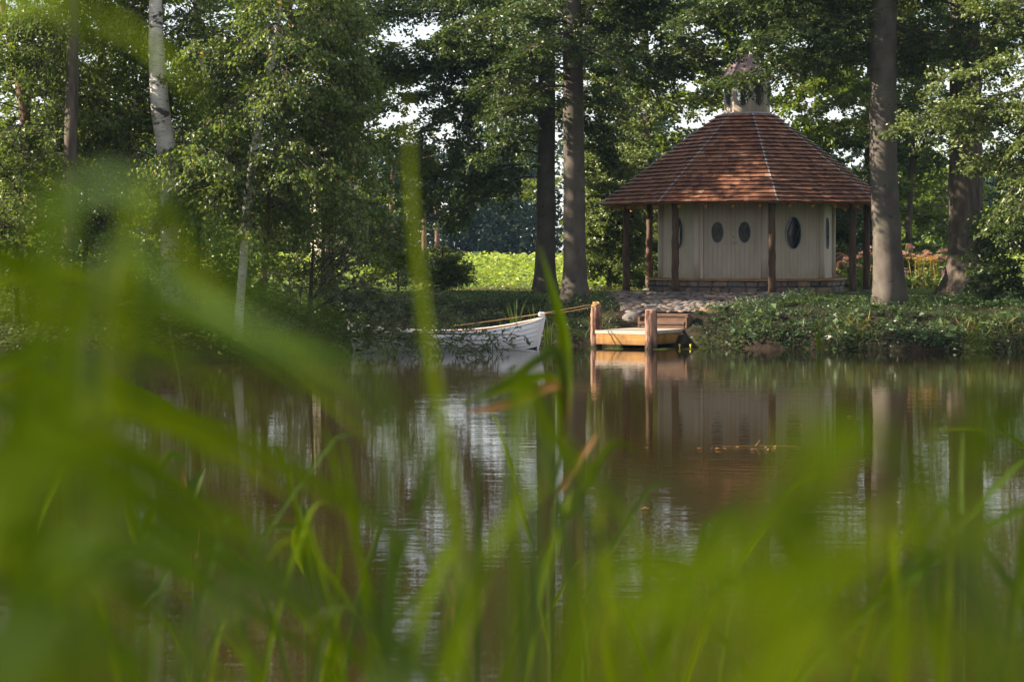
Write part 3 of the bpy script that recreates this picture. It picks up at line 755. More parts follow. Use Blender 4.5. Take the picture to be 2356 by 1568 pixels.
def tree(name, label, trunk_pts, radii, bark, leafm, limbs, fol, seed=0, cat='tree', flare=.45, sides=18, rough=.02, group=None, branchm=None, limb_r=.017, extra_wood=None):
    rng = np.random.default_rng(seed)
    tp = catmull(trunk_pts, max(12, int((trunk_pts[-1][2]-trunk_pts[0][2])/.35)))
    base = tp[0].copy(); 
    t = thing(name, label, cat, tuple(base), 0, group); tp = tp - base
    k = len(tp); rr = np.interp(np.linspace(0, 1, k), np.linspace(0, 1, len(radii)), radii)
    rr = rr*(1 + flare*np.exp(-tp[:, 2]/.38))
    tp0 = tp.copy(); tp0[0, 2] -= .25
    mb = MB(); mb.tube(tp0, rr, sides, jitter=rough, rng=rng)
    # root flare ridges
    v = mb.v[0].reshape(k, sides, 3); an = np.arange(sides)/sides*2*math.pi
    for i in range(k):
        g = flare*.35*math.exp(-max(tp[i, 2], 0)/.3)*np.sin(an*4+seed)[:, None]; v[i] = v[i] + (v[i]-tp0[i])*g
    mb.v[0] = v.reshape(-1, 3)
    mb.build('trunk', bark, t, smooth=True)
    lines = []
    for l in limbs:
        if callable(l): continue
        z, az, ln, el = l[:4]; sag = l[4] if len(l) > 4 else .25
        i = int(np.argmin(np.abs(tp[:, 2]-z))); lines.append(limb(rng, tp[i], R(az), R(el), ln, sag))
    wood = []
    mb = MB()
    for ln in lines:
        L_ = np.linalg.norm(np.diff(ln, axis=0), axis=1).sum(); mb.tube(ln, np.linspace(limb_r*L_**.8*.55, .006, len(ln)), 6, caps=False)
    v, f, tn = foliage(rng, lines, None, wood=wood, **fol)
    if mb.v:
        allv = [np.concatenate(mb.v)]; allf = [np.array(mb.f)]; off = len(allv[0])
        for wv, wf in wood: allv.append(wv); allf.append(wf+off); off += len(wv)
        build('branches', np.concatenate(allv), np.concatenate(allf), branchm or M['branch_bark'], t)
    build('crown', v, f, leafm, t, tint=tn)
    return t
def gz(x, y): return float(height(x, y))
def auto_limbs(rng, z0, z1, n, length, el=(5, 35), az=(0, 360), shape=None, sag=.3, clear=None):
    out = []
    for i in range(n):
        f = (i+rng.uniform(0, 1))/n; z = z0 + (z1-z0)*f; ln = length*(shape(f) if shape else (1-.55*f))*rng.uniform(.75, 1.15)
        a = rng.uniform(*az) if az != (0, 360) else (i*137.5+rng.uniform(-25, 25)) % 360
        if clear and clear[0] < a < clear[1] and z < 9: a = clear[0]-rng.uniform(0, 30) if rng.uniform() < .5 else clear[1]+rng.uniform(0, 30)
        out.append((z, a, ln, rng.uniform(*el), sag))
    return out
BEECH = dict(tw_m=6.5, tw_len=1.15, sub=5, nl=10, L=.115, W=.72, jit=.85, up=.6, droop=.18, vert=.28, spread=.09)
r_ = np.random.default_rng(21)
# azimuth: 0 = right, 90 = away from the camera, 180 = left, 270 = towards the camera
def straight(px_base, py_base, d, top, lean=(0, 0), bend=.0):
    b = P(px_base, py_base, d); b[2] = gz(b[0], b[1]) - .03
    return [tuple(b), (b[0]+lean[0]*.4+bend, b[1]+lean[1]*.4, b[2]+(top-b[2])*.4), (b[0]+lean[0], b[1]+lean[1], top)]
tree('beech_tree', 'dark beech with a scarred flared foot at the field edge, left of the grey trunk', straight(545, 290, 58, 12.5, (.1, 0)), [.30, .27, .25, .12], M['beech_bark'], M['beech_leaf'],
     [(z, a, l*(.45 if z < 7.4 and math.cos(R(a)) > .1 else 1), e, g) for z, a, l, e, g in auto_limbs(r_, 4.6, 11, 38, 5.2, (-5, 40), sag=.55, clear=(225, 315))] + [(3.7, 185, 4.6, 8, .7), (3.5, 200, 3.4, 4, .6), (3.6, 170, 2.6, 0, .6), (4.2, 200, 5.0, 12, .7), (6.9, 188, 7.0, 8, .5), (6.2, 177, 6.8, 10, .5), (7.4, 180, 7.8, 4, .4), (7.6, 185, 7.5, 10, .5), (8.0, 170, 8, 10, .5), (8.4, 195, 8, 8, .5), (4.4, 170, 4.6, 10, .5), (5.0, 190, 6.0, 15, .5), (5.6, 165, 6, 15, .5), (5.2, 215, 5.5, 15, .5), (6.2, 180, 6.5, 12, .5), (6.8, 200, 6.5, 10, .5), (7.2, 160, 6.5, 10, .4)], BEECH, 1)
tree('beech_tree', 'smooth grey beech nearest the boat, right hand one of the central pair', straight(575, 298, 53.5, 12.5, (-.1, 0)), [.31, .29, .27, .14], M['beech_bark'], M['beech_leaf'],
     auto_limbs(r_, 6.4, 11, 36, 3.6, (8, 45), sag=.35, clear=(225, 315)) + [(6.4, 15, 2.6, 12, .3), (5.6, 190, 2.4, 10, .5), (6.8, 0, 3.0, 8, .3), (7.4, 350, 4.0, 8, .5), (8.0, 10, 5, 10, .5), (8.3, 345, 5.5, 10, .5), (7.3, 200, 4, 10, .5), (5.3, 232, 3.8, 2, .45), (5.7, 224, 4.0, 2, .45), (6.3, 240, 4.0, 8, .4), (7.0, 262, 4.5, 6, .4), (7.6, 225, 4.5, 6, .4), (6.7, 282, 4.2, 6, .4), (8.3, 250, 5, 5, .4)], BEECH, 2)
tree('beech_tree', 'thick smooth grey beech on the bank hiding the right eave of the pavilion', straight(890, 312, 50.5, 13, (-.05, 0), -.16), [.385, .345, .33, .18], M['beech_bark'], M['beech_leaf'],
     auto_limbs(r_, 6.6, 11.5, 32, 4.6, (5, 40), sag=.5, clear=(225, 315)) + [(6.05, 181, 4.7, -2, .08), (6.6, 200, 3.0, 4, .3), (7.3, 178, 2.9, -2, .1), (6.95, 181, 2.9, 0, .1), (6.7, 176, 2.8, 0, .1), (7.8, 171, 3.6, 2, .15), (7.9, 185, 5.5, 6, .35), (8.2, 205, 5.5, 4, .3), (8.0, 165, 6, 4, .3), (6.6, 20, 3.0, 0, .4), (7.2, 340, 3.0, 0, .4)], BEECH, 3, flare=.3)
tree('oak_tree', 'broad dark trunked tree with spreading roots behind the lit hanging leaves', straight(967, 300, 55, 13.5, (-.1, 0)), [.50, .46, .42, .2], M['dark_bark'], M['dark_leaf'],
     auto_limbs(r_, 6.0, 12, 40, 5.5, (0, 40), sag=.4, clear=(225, 315)) + [(5.2, 150, 3.5, 0, .4), (6.0, 175, 4, 5, .4), (5.5, 20, 4, 0, .5)], BEECH, 4, flare=.9)
# right edge: low hanging, brightly lit sprays
b = np.array([13.6, 47.5]); bz = gz(*b)
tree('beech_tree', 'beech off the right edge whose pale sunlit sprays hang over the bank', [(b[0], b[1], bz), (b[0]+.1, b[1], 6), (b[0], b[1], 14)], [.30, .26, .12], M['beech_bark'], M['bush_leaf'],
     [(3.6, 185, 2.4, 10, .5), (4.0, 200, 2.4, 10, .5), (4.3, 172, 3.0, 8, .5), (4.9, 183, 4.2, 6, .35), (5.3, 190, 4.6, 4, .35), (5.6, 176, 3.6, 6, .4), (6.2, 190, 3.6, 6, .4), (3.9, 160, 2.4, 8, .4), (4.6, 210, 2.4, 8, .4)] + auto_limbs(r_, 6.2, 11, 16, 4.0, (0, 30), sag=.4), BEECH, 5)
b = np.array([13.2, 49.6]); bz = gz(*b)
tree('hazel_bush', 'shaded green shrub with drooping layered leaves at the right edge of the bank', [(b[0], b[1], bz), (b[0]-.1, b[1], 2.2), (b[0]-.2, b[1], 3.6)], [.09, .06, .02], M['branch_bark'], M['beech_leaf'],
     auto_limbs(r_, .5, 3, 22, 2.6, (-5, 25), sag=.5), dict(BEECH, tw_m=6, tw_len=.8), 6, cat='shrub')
# behind the pavilion
BACK = dict(BEECH, tw_m=4.2, L=.18, sub=4, nl=9, tw_len=1.4)
tree('lime_tree', 'leafy tree whose crown fills the gap above the left roof slope', [(4.6, 69, 1.1), (4.7, 69, 6), (4.5, 69, 14)], [.2, .16, .06], M['dark_bark'], M['bush_leaf'], auto_limbs(r_, 3.2, 12.5, 46, 4.8, (5, 45), sag=.4), BACK, 7)
tree('maple_tree', 'forked tree behind the lantern with dark rising limbs', [(8.3, 67, 1.1), (8.3, 67, 6), (8.5, 67, 14)], [.22, .17, .06], M['dark_bark'], M['yellow_leaf'], auto_limbs(r_, 4.5, 12.5, 40, 4.4, (5, 55), sag=.3), BACK, 8)
tree('lime_tree', 'ivy grown tree behind the right roof slope of the pavilion', [(12.6, 70, 1.1), (12.6, 70, 6), (12.7, 70, 14)], [.24, .2, .08], M['dark_bark'], M['dark_leaf'], auto_limbs(r_, 1.2, 12.5, 46, 3.6, (0, 40), sag=.5), BACK, 9)
tree('young_maple', 'slim forked tree standing among the flowers between the two thick right trunks', [(13.5, 68, 1.1), (13.6, 68, 4.2), (13.9, 68, 10)], [.13, .10, .04], M['dark_bark'], M['dark_leaf'], auto_limbs(r_, 3.8, 9.5, 22, 3.6, (25, 55), sag=.3), dict(BACK, L=.16), 10)
tree('field_maple', 'sunlit round tree in the distance right of the thick grey trunk', [(17.5, 80, 1.1), (17.5, 80, 3), (17.5, 80, 5.2)], [.16, .12, .04], M['dark_bark'], M['yellow_leaf'], auto_limbs(r_, .9, 5, 26, 2.4, (0, 45), sag=.3), dict(BACK, L=.2), 11)

# left bank: birches
BIRCH = dict(tw_m=7, tw_len=1.0, sub=5, nl=9, L=.095, W=.78, jit=.8, droop=.45, vert=.3, hang=.3, spread=.09)
def trunk_px(pts, d, extra_top):
    w = [P(x*V, y*V, d) for x, y in pts]; w[-1][2] = gz(w[-1][0], w[-1][1])-.05
    w = w[::-1]; top = w[-1] + np.array([0, 0, extra_top]); return [tuple(p) for p in w] + [tuple(top)]
tree('birch_tree', 'thick white birch with black scars and a bend in its trunk', trunk_px([(358, 0), (362, 150), (370, 260), (384, 350), (390, 440), (393, 600), (398, 770)], 44, 5), [.24, .215, .21, .19, .08], M['birch_bark'], M['birch_leaf'],
     auto_limbs(r_, 3.4, 8.8, 34, 3.0, (5, 45), az=(10, 170), sag=.6), BIRCH, 12, flare=.25)
tree('birch_tree', 'slender leaning birch with a pale upper stem, right of the thick birch', trunk_px([(642, 0), (622, 150), (600, 250), (580, 380), (567, 480), (560, 600), (545, 740)], 43, 4), [.10, .085, .08, .065, .03], M['birch_bark'], M['birch_leaf'],
     auto_limbs(r_, 2.6, 8.6, 36, 2.9, (5, 45), sag=.6) + [(3.2, 250, 1.6, 20, .5), (4.0, 290, 1.6, 20, .5), (4.8, 265, 1.6, 20, .5), (2.4, 275, 1.8, 20, .5)], BIRCH, 13, flare=.2)
tree('birch_tree', 'thin reddish young birch close behind the slender leaning birch', trunk_px([(668, 60), (655, 230), (637, 330), (622, 420), (612, 560), (600, 720)], 44.4, 3), [.07, .06, .055, .03], M['rust_bark'], M['birch_leaf'],
     auto_limbs(r_, 3.0, 8.6, 24, 2.9, (5, 45), az=(-40, 60), sag=.5), BIRCH, 14, flare=.2)
tree('alder_tree', 'straight dark grey trunk rising at the left near the water', trunk_px([(168, 0), (166, 200), (160, 450), (156, 830)], 42.5, 4), [.15, .14, .12, .05], M['dark_bark'], M['dark_leaf'],
     auto_limbs(r_, 1.4, 9.5, 24, 2.6, (5, 40), az=(80, 225), sag=.5), dict(BIRCH, hang=.15), 15)
tree('alder_tree', 'thin dark curving stem between the grey trunk and the thick birch', trunk_px([(236, 0), (236, 110), (215, 210), (198, 310), (196, 600), (200, 800)], 45, 4), [.07, .065, .06, .03], M['branch_bark'], M['yellow_leaf'],
     auto_limbs(r_, 1.2, 8.6, 40, 2.4, (5, 40), az=(60, 215), sag=.5), dict(BIRCH, hang=.15, L=.10), 16)
tree('birch_tree', 'rusty stemmed birch leaning at the far left edge', trunk_px([(5, 0), (30, 100), (48, 200), (62, 320), (70, 600), (75, 800)], 44, 3), [.13, .12, .10, .05], M['rust_bark'], M['birch_leaf'],
     auto_limbs(r_, 1.6, 9.5, 22, 3.0, (5, 40), sag=.5), BIRCH, 17)
LB = dict(BACK, L=.15, tw_m=3.6)
for i, (x, y, z0, H, rad, lm, lb) in enumerate((
        (-13.5, 54.5, 1.5, 14, 4.2, 'dark_leaf', 'dense dark tree at the back of the far left bank'),
        (-9.0, 56, 1.5, 14, 4.0, 'yellow_leaf', 'yellow green backlit tree behind the thick white birch'),
        (-5.4, 58.2, .6, 13, 3.4, 'birch_leaf', 'tall airy tree behind the slender birches at the field edge'))):
    tree('woodland_tree', lb, [(x, y, gz(x, y)), (x+.2, y, 6), (x, y, H)], [.18, .15, .05], M['dark_bark'], M[lm], auto_limbs(r_, z0+.3, 11, 42, rad+.3, (5, 45), sag=.4), LB, 30+i)
for i, (x, y, H, rad, lm, lb) in enumerate((
        (-10.6, 42.6, 3.4, 2.2, 'dark_leaf', 'dark low shrub under the left trunks at the water edge'),
        (-8.6, 51.5, 5.5, 2.4, 'yellow_leaf', 'bright green understory shrub left of the thick birch'),
        (-7.0, 44.4, 3.0, 1.4, 'dark_leaf', 'dark shrub between the thick birch and the slender one'),
        (-8.2, 53.5, 5.0, 1.9, 'birch_leaf', 'loose tall shrub standing farther back behind the thick birch'),
        (-6.6, 50.8, 3.6, 1.7, 'dark_leaf', 'dense shrub behind the foot of the slender leaning birch'),
        (-4.95, 52.2, 3.4, 1.5, 'birch_leaf', 'loose shrub behind the stern of the boat'))):
    z = gz(x, y); tree('understory_shrub', lb, [(x, y, z), (x, y, z+1.5), (x+.1, y, z+H)], [.06, .05, .02], M['branch_bark'], M[lm], auto_limbs(r_, .3, H-.3, 26, rad, (5, 55), sag=.5), dict(LB, L=.10, nl=8, tw_m=5), 40+i, cat='shrub')
WIL = dict(tw_m=6.2, tw_len=.85, sub=3, nl=7, L=.125, W=.34, jit=.9, droop=.02, vert=.55, spread=.03)
x, y = -4.75, 44.6; z = .12
tree('willow_bush', 'grey green willow bush leaning over the water in front of the boat', [(x, y, z), (x+.2, y, .8), (x+.3, y, 2.6)], [.07, .06, .02], M['branch_bark'], M['willow_leaf'],
     [(.3, 7, 3.4, 6, .25), (.3, -8, 4.6, 0, .15), (.25, -2, 5.0, 1, .1), (.5, 8, 3.0, 22, .4), (.7, -10, 2.6, 32, .4), (.9, 15, 3.0, 36, .4), (1.0, -5, 2.8, 44, .4), (.3, -30, 3.0, 3, .2), (.5, 25, 3.2, 20, .4), (1.2, 10, 2.6, 55, .4), (.5, 180, 1.8, 30, .4), (.7, 200, 2.0, 40, .4), (.9, 160, 2.0, 45, .4), (.4, 235, 1.6, 15, .3), (.6, 260, 1.5, 30, .3), (.3, -14, 4.4, -1, .1), (1.5, 30, 2, 60, .3), (1.5, -20, 2.0, 50, .4)], WIL, 50, cat='shrub', limb_r=.016)
x, y = -2.1, 60; z = gz(x, y)
tree('round_shrub', 'low rounded garden shrub at the near edge of the bright field', [(x, y, z), (x, y, z+.6), (x, y, z+1.3)], [.05, .04, .02], M['branch_bark'], M['bush_leaf'], auto_limbs(r_, .02, .9, 34, .85, (0, 65), sag=.5, shape=lambda f: 1-.2*f), dict(LB, L=.09, tw_len=.5, tw_m=8), 51, cat='shrub')
x, y = -3.4, 59.4; z = gz(x, y)
tree('weed_bush', 'bright leafy weeds standing beside the low rounded shrub', [(x, y, z), (x, y, z+.6), (x, y, z+1.5)], [.03, .03, .01], M['branch_bark'], M['yellow_leaf'], auto_limbs(r_, .15, 1.4, 24, 1.3, (20, 70), sag=.4), dict(LB, L=.10, tw_len=.5, tw_m=8), 52, cat='shrub')
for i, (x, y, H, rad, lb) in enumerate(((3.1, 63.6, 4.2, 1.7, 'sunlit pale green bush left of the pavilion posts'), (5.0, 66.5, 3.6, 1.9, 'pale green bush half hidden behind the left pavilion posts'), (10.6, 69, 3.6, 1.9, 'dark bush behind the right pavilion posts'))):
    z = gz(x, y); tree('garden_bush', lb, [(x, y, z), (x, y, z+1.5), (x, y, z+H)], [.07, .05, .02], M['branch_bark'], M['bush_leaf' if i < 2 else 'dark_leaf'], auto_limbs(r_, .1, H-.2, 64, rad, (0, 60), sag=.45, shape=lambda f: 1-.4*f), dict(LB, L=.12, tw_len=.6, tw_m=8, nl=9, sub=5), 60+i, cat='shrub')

# trees out of the frame: near bank mirrored in panes, right added for shade
wproto = [o for o in COL.objects if o.name.startswith('woodland_tree') and o.type == 'EMPTY']
for i, (x, y) in enumerate(((-34, -16), (-25, -22), (-16, -15), (-7, -20), (2, -14), (11, -19), (20, -13), (30, -8), (33, 4), (34, 15), (35, 26), (36, 36), (30, 47), (27, 56))):
    c = copy_tree(wproto[i % 3]); c.location = (x, y, max(gz(x, y), .3)-.05); c.rotation_euler = (0, 0, i*1.9); c['label'] = 'tall unseen broadleaf tree on the near bank, those on the right added for shade'; c['group'] = 'woods round the near bank'
# far wood beyond the field, and its few pale pine stems
rng = np.random.default_rng(70)
cb = []; cn = []
for i in range(150):
    x = rng.uniform(-75, 75); y = rng.uniform(150, 185); H = rng.uniform(8.5, 11.5) + 1.5*math.sin(x*.12); rad = rng.uniform(2.2, 3.6)
    k = 1100; a = rng.uniform(0, 2*math.pi, k); h = rng.uniform(0, 1, k); rr = rad*np.sqrt(np.clip(1-(h*1.02-.12)**4, .05, 1))*(1-.35*h)*rng.uniform(.75, 1.08, k)
    cb.append(np.stack([x+rr*np.cos(a), y+rr*np.sin(a), 1.1+h*H], 1))
cb = np.concatenate(cb); k = len(cb)
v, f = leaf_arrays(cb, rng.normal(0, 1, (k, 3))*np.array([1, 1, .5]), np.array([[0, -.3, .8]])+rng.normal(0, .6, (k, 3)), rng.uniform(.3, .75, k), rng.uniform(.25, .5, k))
tag(build('far_wood', v, f, M['hazed_wood_leaf'], tint=np.repeat(rng.beta(2, 2, k), 4)), 'dark bluish wood beyond the bright field', 'wood', kind='stuff')
pine0 = None
for i, (px, d) in enumerate(((392, 146), (424, 147), (408, 149), (352, 146), (437, 150))):
    p = P(px, 252, d)
    if pine0 is None:
        pine0 = thing('pine_tree', 'reddish bare pine stem standing at the edge of the far wood', 'tree', (p[0], p[1], 1.1), 0, 'pines at the edge of the far wood')
        mb = MB(); zz = np.linspace(-.2, 8.6, 14); mb.tube([(.05*math.sin(z), 0, z) for z in zz], np.linspace(.24, .1, 14), 10); mb.build('trunk', M['rust_bark'], pine0, smooth=True)
        lines = [limb(rng, (0, 0, z), rng.uniform(0, 6.3), .2, 1.8, .1) for z in np.linspace(6, 8.4, 9)]
        v, f, tn = foliage(rng, lines, None, 3, .8, 3, 7, .35, .4, spread=.15); build('crown', v, f, M['hazed_wood_leaf'], pine0, tint=tn)
    else:
        c = copy_tree(pine0); c.location = (p[0], p[1], 1.1); c.rotation_euler = (0, 0, i*1.3)

# a turret seen through the birches
tx = P(336, 100, 78); tw = thing('turret_house', 'cream turret with a red pointed roof glimpsed through the birch leaves', 'building', (tx[0], 78, 1.1))
mb = MB(); mb.tube([(0, 0, -.2), (0, 0, 3), (0, 0, 6.9)], 1.0, 8); mb.build('wall', M['cream_wall'], tw)
mb = MB(); mb.tube([(0, 0, 6.85), (0, 0, 6.95), (0, 0, 8.5)], [1.2, 1.15, .03], 8); mb.build('roof', M['copper'], tw)
mb = MB(); mb.box((0, -.95, 5.7), (.4, .1, .9)); mb.build('window', M['dark_glass'], tw)

# ------------------------------------------------------------------ low plants
def scatter(name, label, cat, mat, n, xr, yr, L, W, cond, seed, up=.9, jit=.5, dz=(0, .2), kind='stuff', tilt=.3):
    rng = np.random.default_rng(seed); x = rng.uniform(*xr, n*3); y = rng.uniform(*yr, n*3)
    ok = cond(x, y); x, y = x[ok][:n], y[ok][:n]; k = len(x)
    clump = .5 + .5*np.sin(x*2.1+1.3*np.sin(y*1.7))*np.sin(y*2.6+.8*np.sin(x*2.9))
    z = height(x, y) + rng.uniform(*dz, k)*(.35+clump); a = rng.uniform(0, 2*math.pi, k)
    d = np.stack([np.cos(a), np.sin(a), rng.normal(.1, tilt, k)], 1); nn = np.array([[0, -.25, up]]) + rng.normal(0, jit, (k, 3))
    LL = L*rng.uniform(.45, 1.35, k)*(.7+.5*clump)
    v, f = leaf_arrays(np.stack([x, y, z], 1), d, nn, LL, LL*W, fold=.12)
    o = build(name, v, f, mat, tint=np.repeat(np.clip(rng.beta(2, 2, k)*.7+.3*clump, 0, 1), 4)); return tag(o, label, cat, kind=kind)
def bank(x, y): t = y - shore(x); return (t > -.12) & (t < 6.0) & ~in_poly(x, y, PATH) & ~((np.abs(x-3.6) < .95) & (y < 51)) & (np.hypot(x-PC[0], y-PC[1]) > 3.3)
scatter('ground_cover', 'low green leafy plants covering the pond bank', 'plants', M['cover_leaf'], 44000, (-6, 17), (41, 55), .062, .7, lambda x, y: bank(x, y) & ((np.sin(x*1.9+y)*np.sin(y*2.3-x*.6) > -.5) | (y-shore(x) < .5)), 81, dz=(.01, .24))
scatter('bank_leaves', 'large round pale green leaves along the foot of the right bank', 'plants', M['cover_leaf'], 900, (4.6, 17), (43.5, 50), .17, .95, lambda x, y: bank(x, y) & (y-shore(x) < 2.2), 82, dz=(.03, .22))
scatter('bank_grass', 'thin grass blades between the bank plants', 'grass', M['grass_leaf'], 6000, (-4, 17), (41, 55), .26, .05, lambda x, y: bank(x, y) & (np.sin(x*1.3+2)*np.sin(y*1.7+x*.5) > -.2), 88, up=.1, jit=.7, dz=(-.02, .05), tilt=1.6)
scatter('shore_plants', 'leafy weeds trailing from the foot of the right bank into the water', 'plants', M['cover_leaf'], 7000, (4.4, 17), (43, 50), .10, .6, lambda x, y: (y-shore(x) > -.22) & (y-shore(x) < .75), 92, dz=(.0, .20))
scatter('shore_grass', 'long green and straw coloured grass hanging over the edge of the right bank', 'grass', M['ochre_grass'], 2600, (7.5, 17), (43, 50), .34, .06, lambda x, y: (y-shore(x) > -.1) & (y-shore(x) < 1.3) & (np.sin(x*1.1+.4) > -.5), 91, up=.1, jit=.8, dz=(0, .12), tilt=1.4)
scatter('left_ground_cover', 'dark weeds under the birches on the left bank', 'plants', M['dark_leaf'], 16000, (-14, -3.5), (39.5, 54), .12, .6, lambda x, y: (y-shore(x) > .05), 83, dz=(0, .5))
scatter('lawn_grass', 'short lawn grass behind the bank', 'grass', M['grass_leaf'], 26000, (-6, 16), (50.5, 63), .07, .16, lambda x, y: (y-shore(x) > 3.6) & ~in_poly(x, y, PATH) & (np.hypot(x-PC[0], y-PC[1]) > 3.0), 84, up=.2, jit=.6, dz=(-.01, .02), tilt=1.2)
scatter('field_crop', 'bright green leafy crop filling the field', 'crop', M['crop_leaf'], 36000, (-16, 9), (62.5, 100), .17, .6, lambda x, y: np.hypot(x-PC[0], y-PC[1]) > 5, 85, dz=(.05, .85), up=1.0)
scatter('field_crop', 'pale far part of the green crop', 'crop', M['crop_leaf'], 34000, (-45, 40), (95, 160), .4, .6, lambda x, y: x > -90, 86, dz=(.3, .85), up=1.0)
scatter('bed_litter', 'rusty dead leaves on the strip of soil in front of the crop', 'leaves', M['litter'], 700, (-3, 4), (61.4, 62.4), .07, .6, lambda x, y: x > -9, 87, dz=(0, .08))

def blade(mb, pts, w, tint, twist=0.0, n=18, fold=.18, face=(0, -1, .25)):
    p = catmull(pts, n); tan = nrm(np.gradient(p, axis=0)); t = np.linspace(0, 1, n)
    wd = w*np.clip(np.minimum((t+.12)/.3, 1), 0, 1)*np.clip((1-t)/.55, 0.02, 1)**.75
    f0 = np.array(face, float)
    s = nrm(np.cross(tan, f0)); nn = np.cross(s, tan); a = twist*t[:, None]
    s2 = s*np.cos(a) + nn*np.sin(a); n2 = np.cross(s2, tan)
    l = p + s2*wd[:, None]/2 + n2*wd[:, None]*fold; r = p - s2*wd[:, None]/2 + n2*wd[:, None]*fold
    v = np.stack([l, p, r], 1).reshape(-1, 3); f = []
    for i in range(n-1): a_ = i*3; f += [(a_, a_+1, a_+4, a_+3), (a_+1, a_+2, a_+5, a_+4)]
    mb.add(v, f, tint)
# iris tufts on the bank
rng = np.random.default_rng(90)
def tuft(name, label, cat, x, y, z, n, h, w, mat, lean=.25, group=None):
    t = thing(name, label, cat, (x, y, z), 0, group); mb = MB()
    for i in range(n):
        a = rng.uniform(0, 6.3); hh = h*rng.uniform(.55, 1.1); b = np.array([.12*math.cos(a)*rng.uniform(.2, 1), .12*math.sin(a), -.03]); d = np.array([math.cos(a), math.sin(a)*.6])*lean*hh*rng.uniform(.3, 1.3)
        blade(mb, [b, b+[d[0]*.3, d[1]*.3, hh*.55], b+[d[0], d[1], hh]], w, rng.uniform(0, 1), rng.uniform(-.6, .6), 9)
    mb.build('leaves', mat, t); return t
for px, d, h, n, lb in ((516, 49.5, 1.05, 12, 'tall iris tuft above the bow on the bank behind the boat'), (536, 49.7, .9, 9, 'thinner iris tuft just right of the tall one behind the boat bow'), (549, 49.2, .75, 8, 'short sword leaf tuft under the mooring rope')):
    x = (px-512)/F*d; tuft('iris_clump', lb, 'plant', x, d, max(gz(x, d), 0), n+4, h, .042, M['grass_leaf'])
c = P(808, 352, 45.9); tuft('rush_clump', 'few bright rush blades standing in the water below the right bank', 'plant', c[0]+.2, 45.6, 0, 5, .75, .03, M['reed'], .2)
# joe pye weed and other border flowers behind the right posts
def flower(label, x, y, h, heads, stems, headmat, leafmat, headr, group, seed, name='flower_clump', nleaf=150, stemmat=None):
    rng = np.random.default_rng(seed); z = gz(x, y); t = thing(name, label, 'flowers', (x, y, z), rng.uniform(0, 6), group)
    mb = MB(); tips = []
    for i in range(stems):
        a = rng.uniform(0, 6.3); r = rng.uniform(0, .35); b = np.array([r*math.cos(a)*.6, r*math.sin(a)*.6, -.05]); e = np.array([r*math.cos(a)*1.4, r*math.sin(a)*1.4, h*rng.uniform(.88, 1.08)]); tips.append(e); mb.tube([b, (b+e)/2, e], [.012, .010, .006], 5)
    mb.build('stem', stemmat or leafmat, t)
    if nleaf:
        k = nleaf*stems//4; i = rng.integers(0, stems, k); u = rng.uniform(.05, .92, k)[:, None]; tp = np.array(tips)[i]; base = tp*np.array([.7, .7, 1])*u + rng.normal(0, .04, (k, 3)); a = rng.uniform(0, 6.3, k)
        v, f = leaf_arrays(base, np.stack([np.cos(a), np.sin(a), rng.normal(0, .3, k)], 1), np.array([[0, 0, 1.]])+rng.normal(0, .4, (k, 3)), rng.uniform(.1, .2, k), rng.uniform(.04, .075, k)); build('foliage', v, f, leafmat, t, tint=np.repeat(rng.uniform(0, 1, k), 4))
    for e in tips[:heads]:
        k = 90; d = nrm(rng.normal(0, 1, (k, 3))); d[:, 2] = np.abs(d[:, 2])*.55; base = e + d*headr*rng.uniform(.5, 1, (k, 1))
        v, f = leaf_arrays(base, d+rng.normal(0, .5, (k, 3)), d+rng.normal(0, .6, (k, 3)), np.full(k, headr*.45), np.full(k, headr*.35)); build('flower_head', v, f, headmat, t, tint=np.repeat(rng.uniform(0, 1, k), 4))
    return t
rng = np.random.default_rng(95)
G1 = 'pink flower clumps in the border'
PROTO = [flower('tall clump of dusty pink flower heads in the border behind the right posts and trunk', 0, 62.5, hh, 4, 9, M['pink'], M['flower_leaf'], .105, G1, 96+j, name='pink_flower_clump') for j, hh in enumerate((1.05, 1.2, 1.12))]
n_ = 0
for i, px in enumerate(np.linspace(826, 962, 22)):
    for row in range(2):
        d = 65.2 + row*.9 + rng.uniform(-.25, .25); x = (px + rng.uniform(-3, 3) + row*3 - 512)/F*d
        o = PROTO[n_] if n_ < 3 else copy_tree(PROTO[int(rng.integers(0, 3))]); n_ += 1
        o.location = (x, d, gz(x, d) - .05 + (-.22 if px < 868 else .08) - (.12 if row == 0 else 0)); o.rotation_euler = (0, 0, rng.uniform(0, 6.3)); s = rng.uniform(.9, 1.1); o.scale = (s, s, s)
for px, dd, lb in ((917, 63.9, 'left clump of ochre seed stems in front of the pink border flowers'), (930, 64.2, 'middle clump of ochre seed stems in front of the pink border flowers'), (941, 63.8, 'right clump of ochre seed stems beside the dark rooted trunk')):
    x = (px-512)/F*dd; flower(lb, x, dd, .95, 5, 6, M['ochre'], M['grass_leaf'], .07, 'ochre seed stem clumps', int(px), name='seed_stem_clump', nleaf=50, stemmat=M['ochre'])
for px, py, dd, lb in ((836, 281, 64.3, 'single purple phlox head between the pavilion wall and the right posts'), (905, 277, 63.6, 'purple phlox head just right of the thick grey trunk'), (931, 281, 63.6, 'magenta phlox head among the ochre seed stems')):
    p = P(px, py, dd); flower(lb, p[0], dd, max(.5, p[2]-gz(p[0], dd)), 1, 3, M['purple'], M['flower_leaf'], .10, 'phlox heads', int(px)+7, name='phlox', nleaf=60)
scatter('border_leaves', 'mixed green foliage at the foot of the flower border', 'plants', M['flower_leaf'], 5000, (9.2, 16), (63.4, 66), .14, .5, lambda x, y: x > 0, 98, dz=(0, .6))

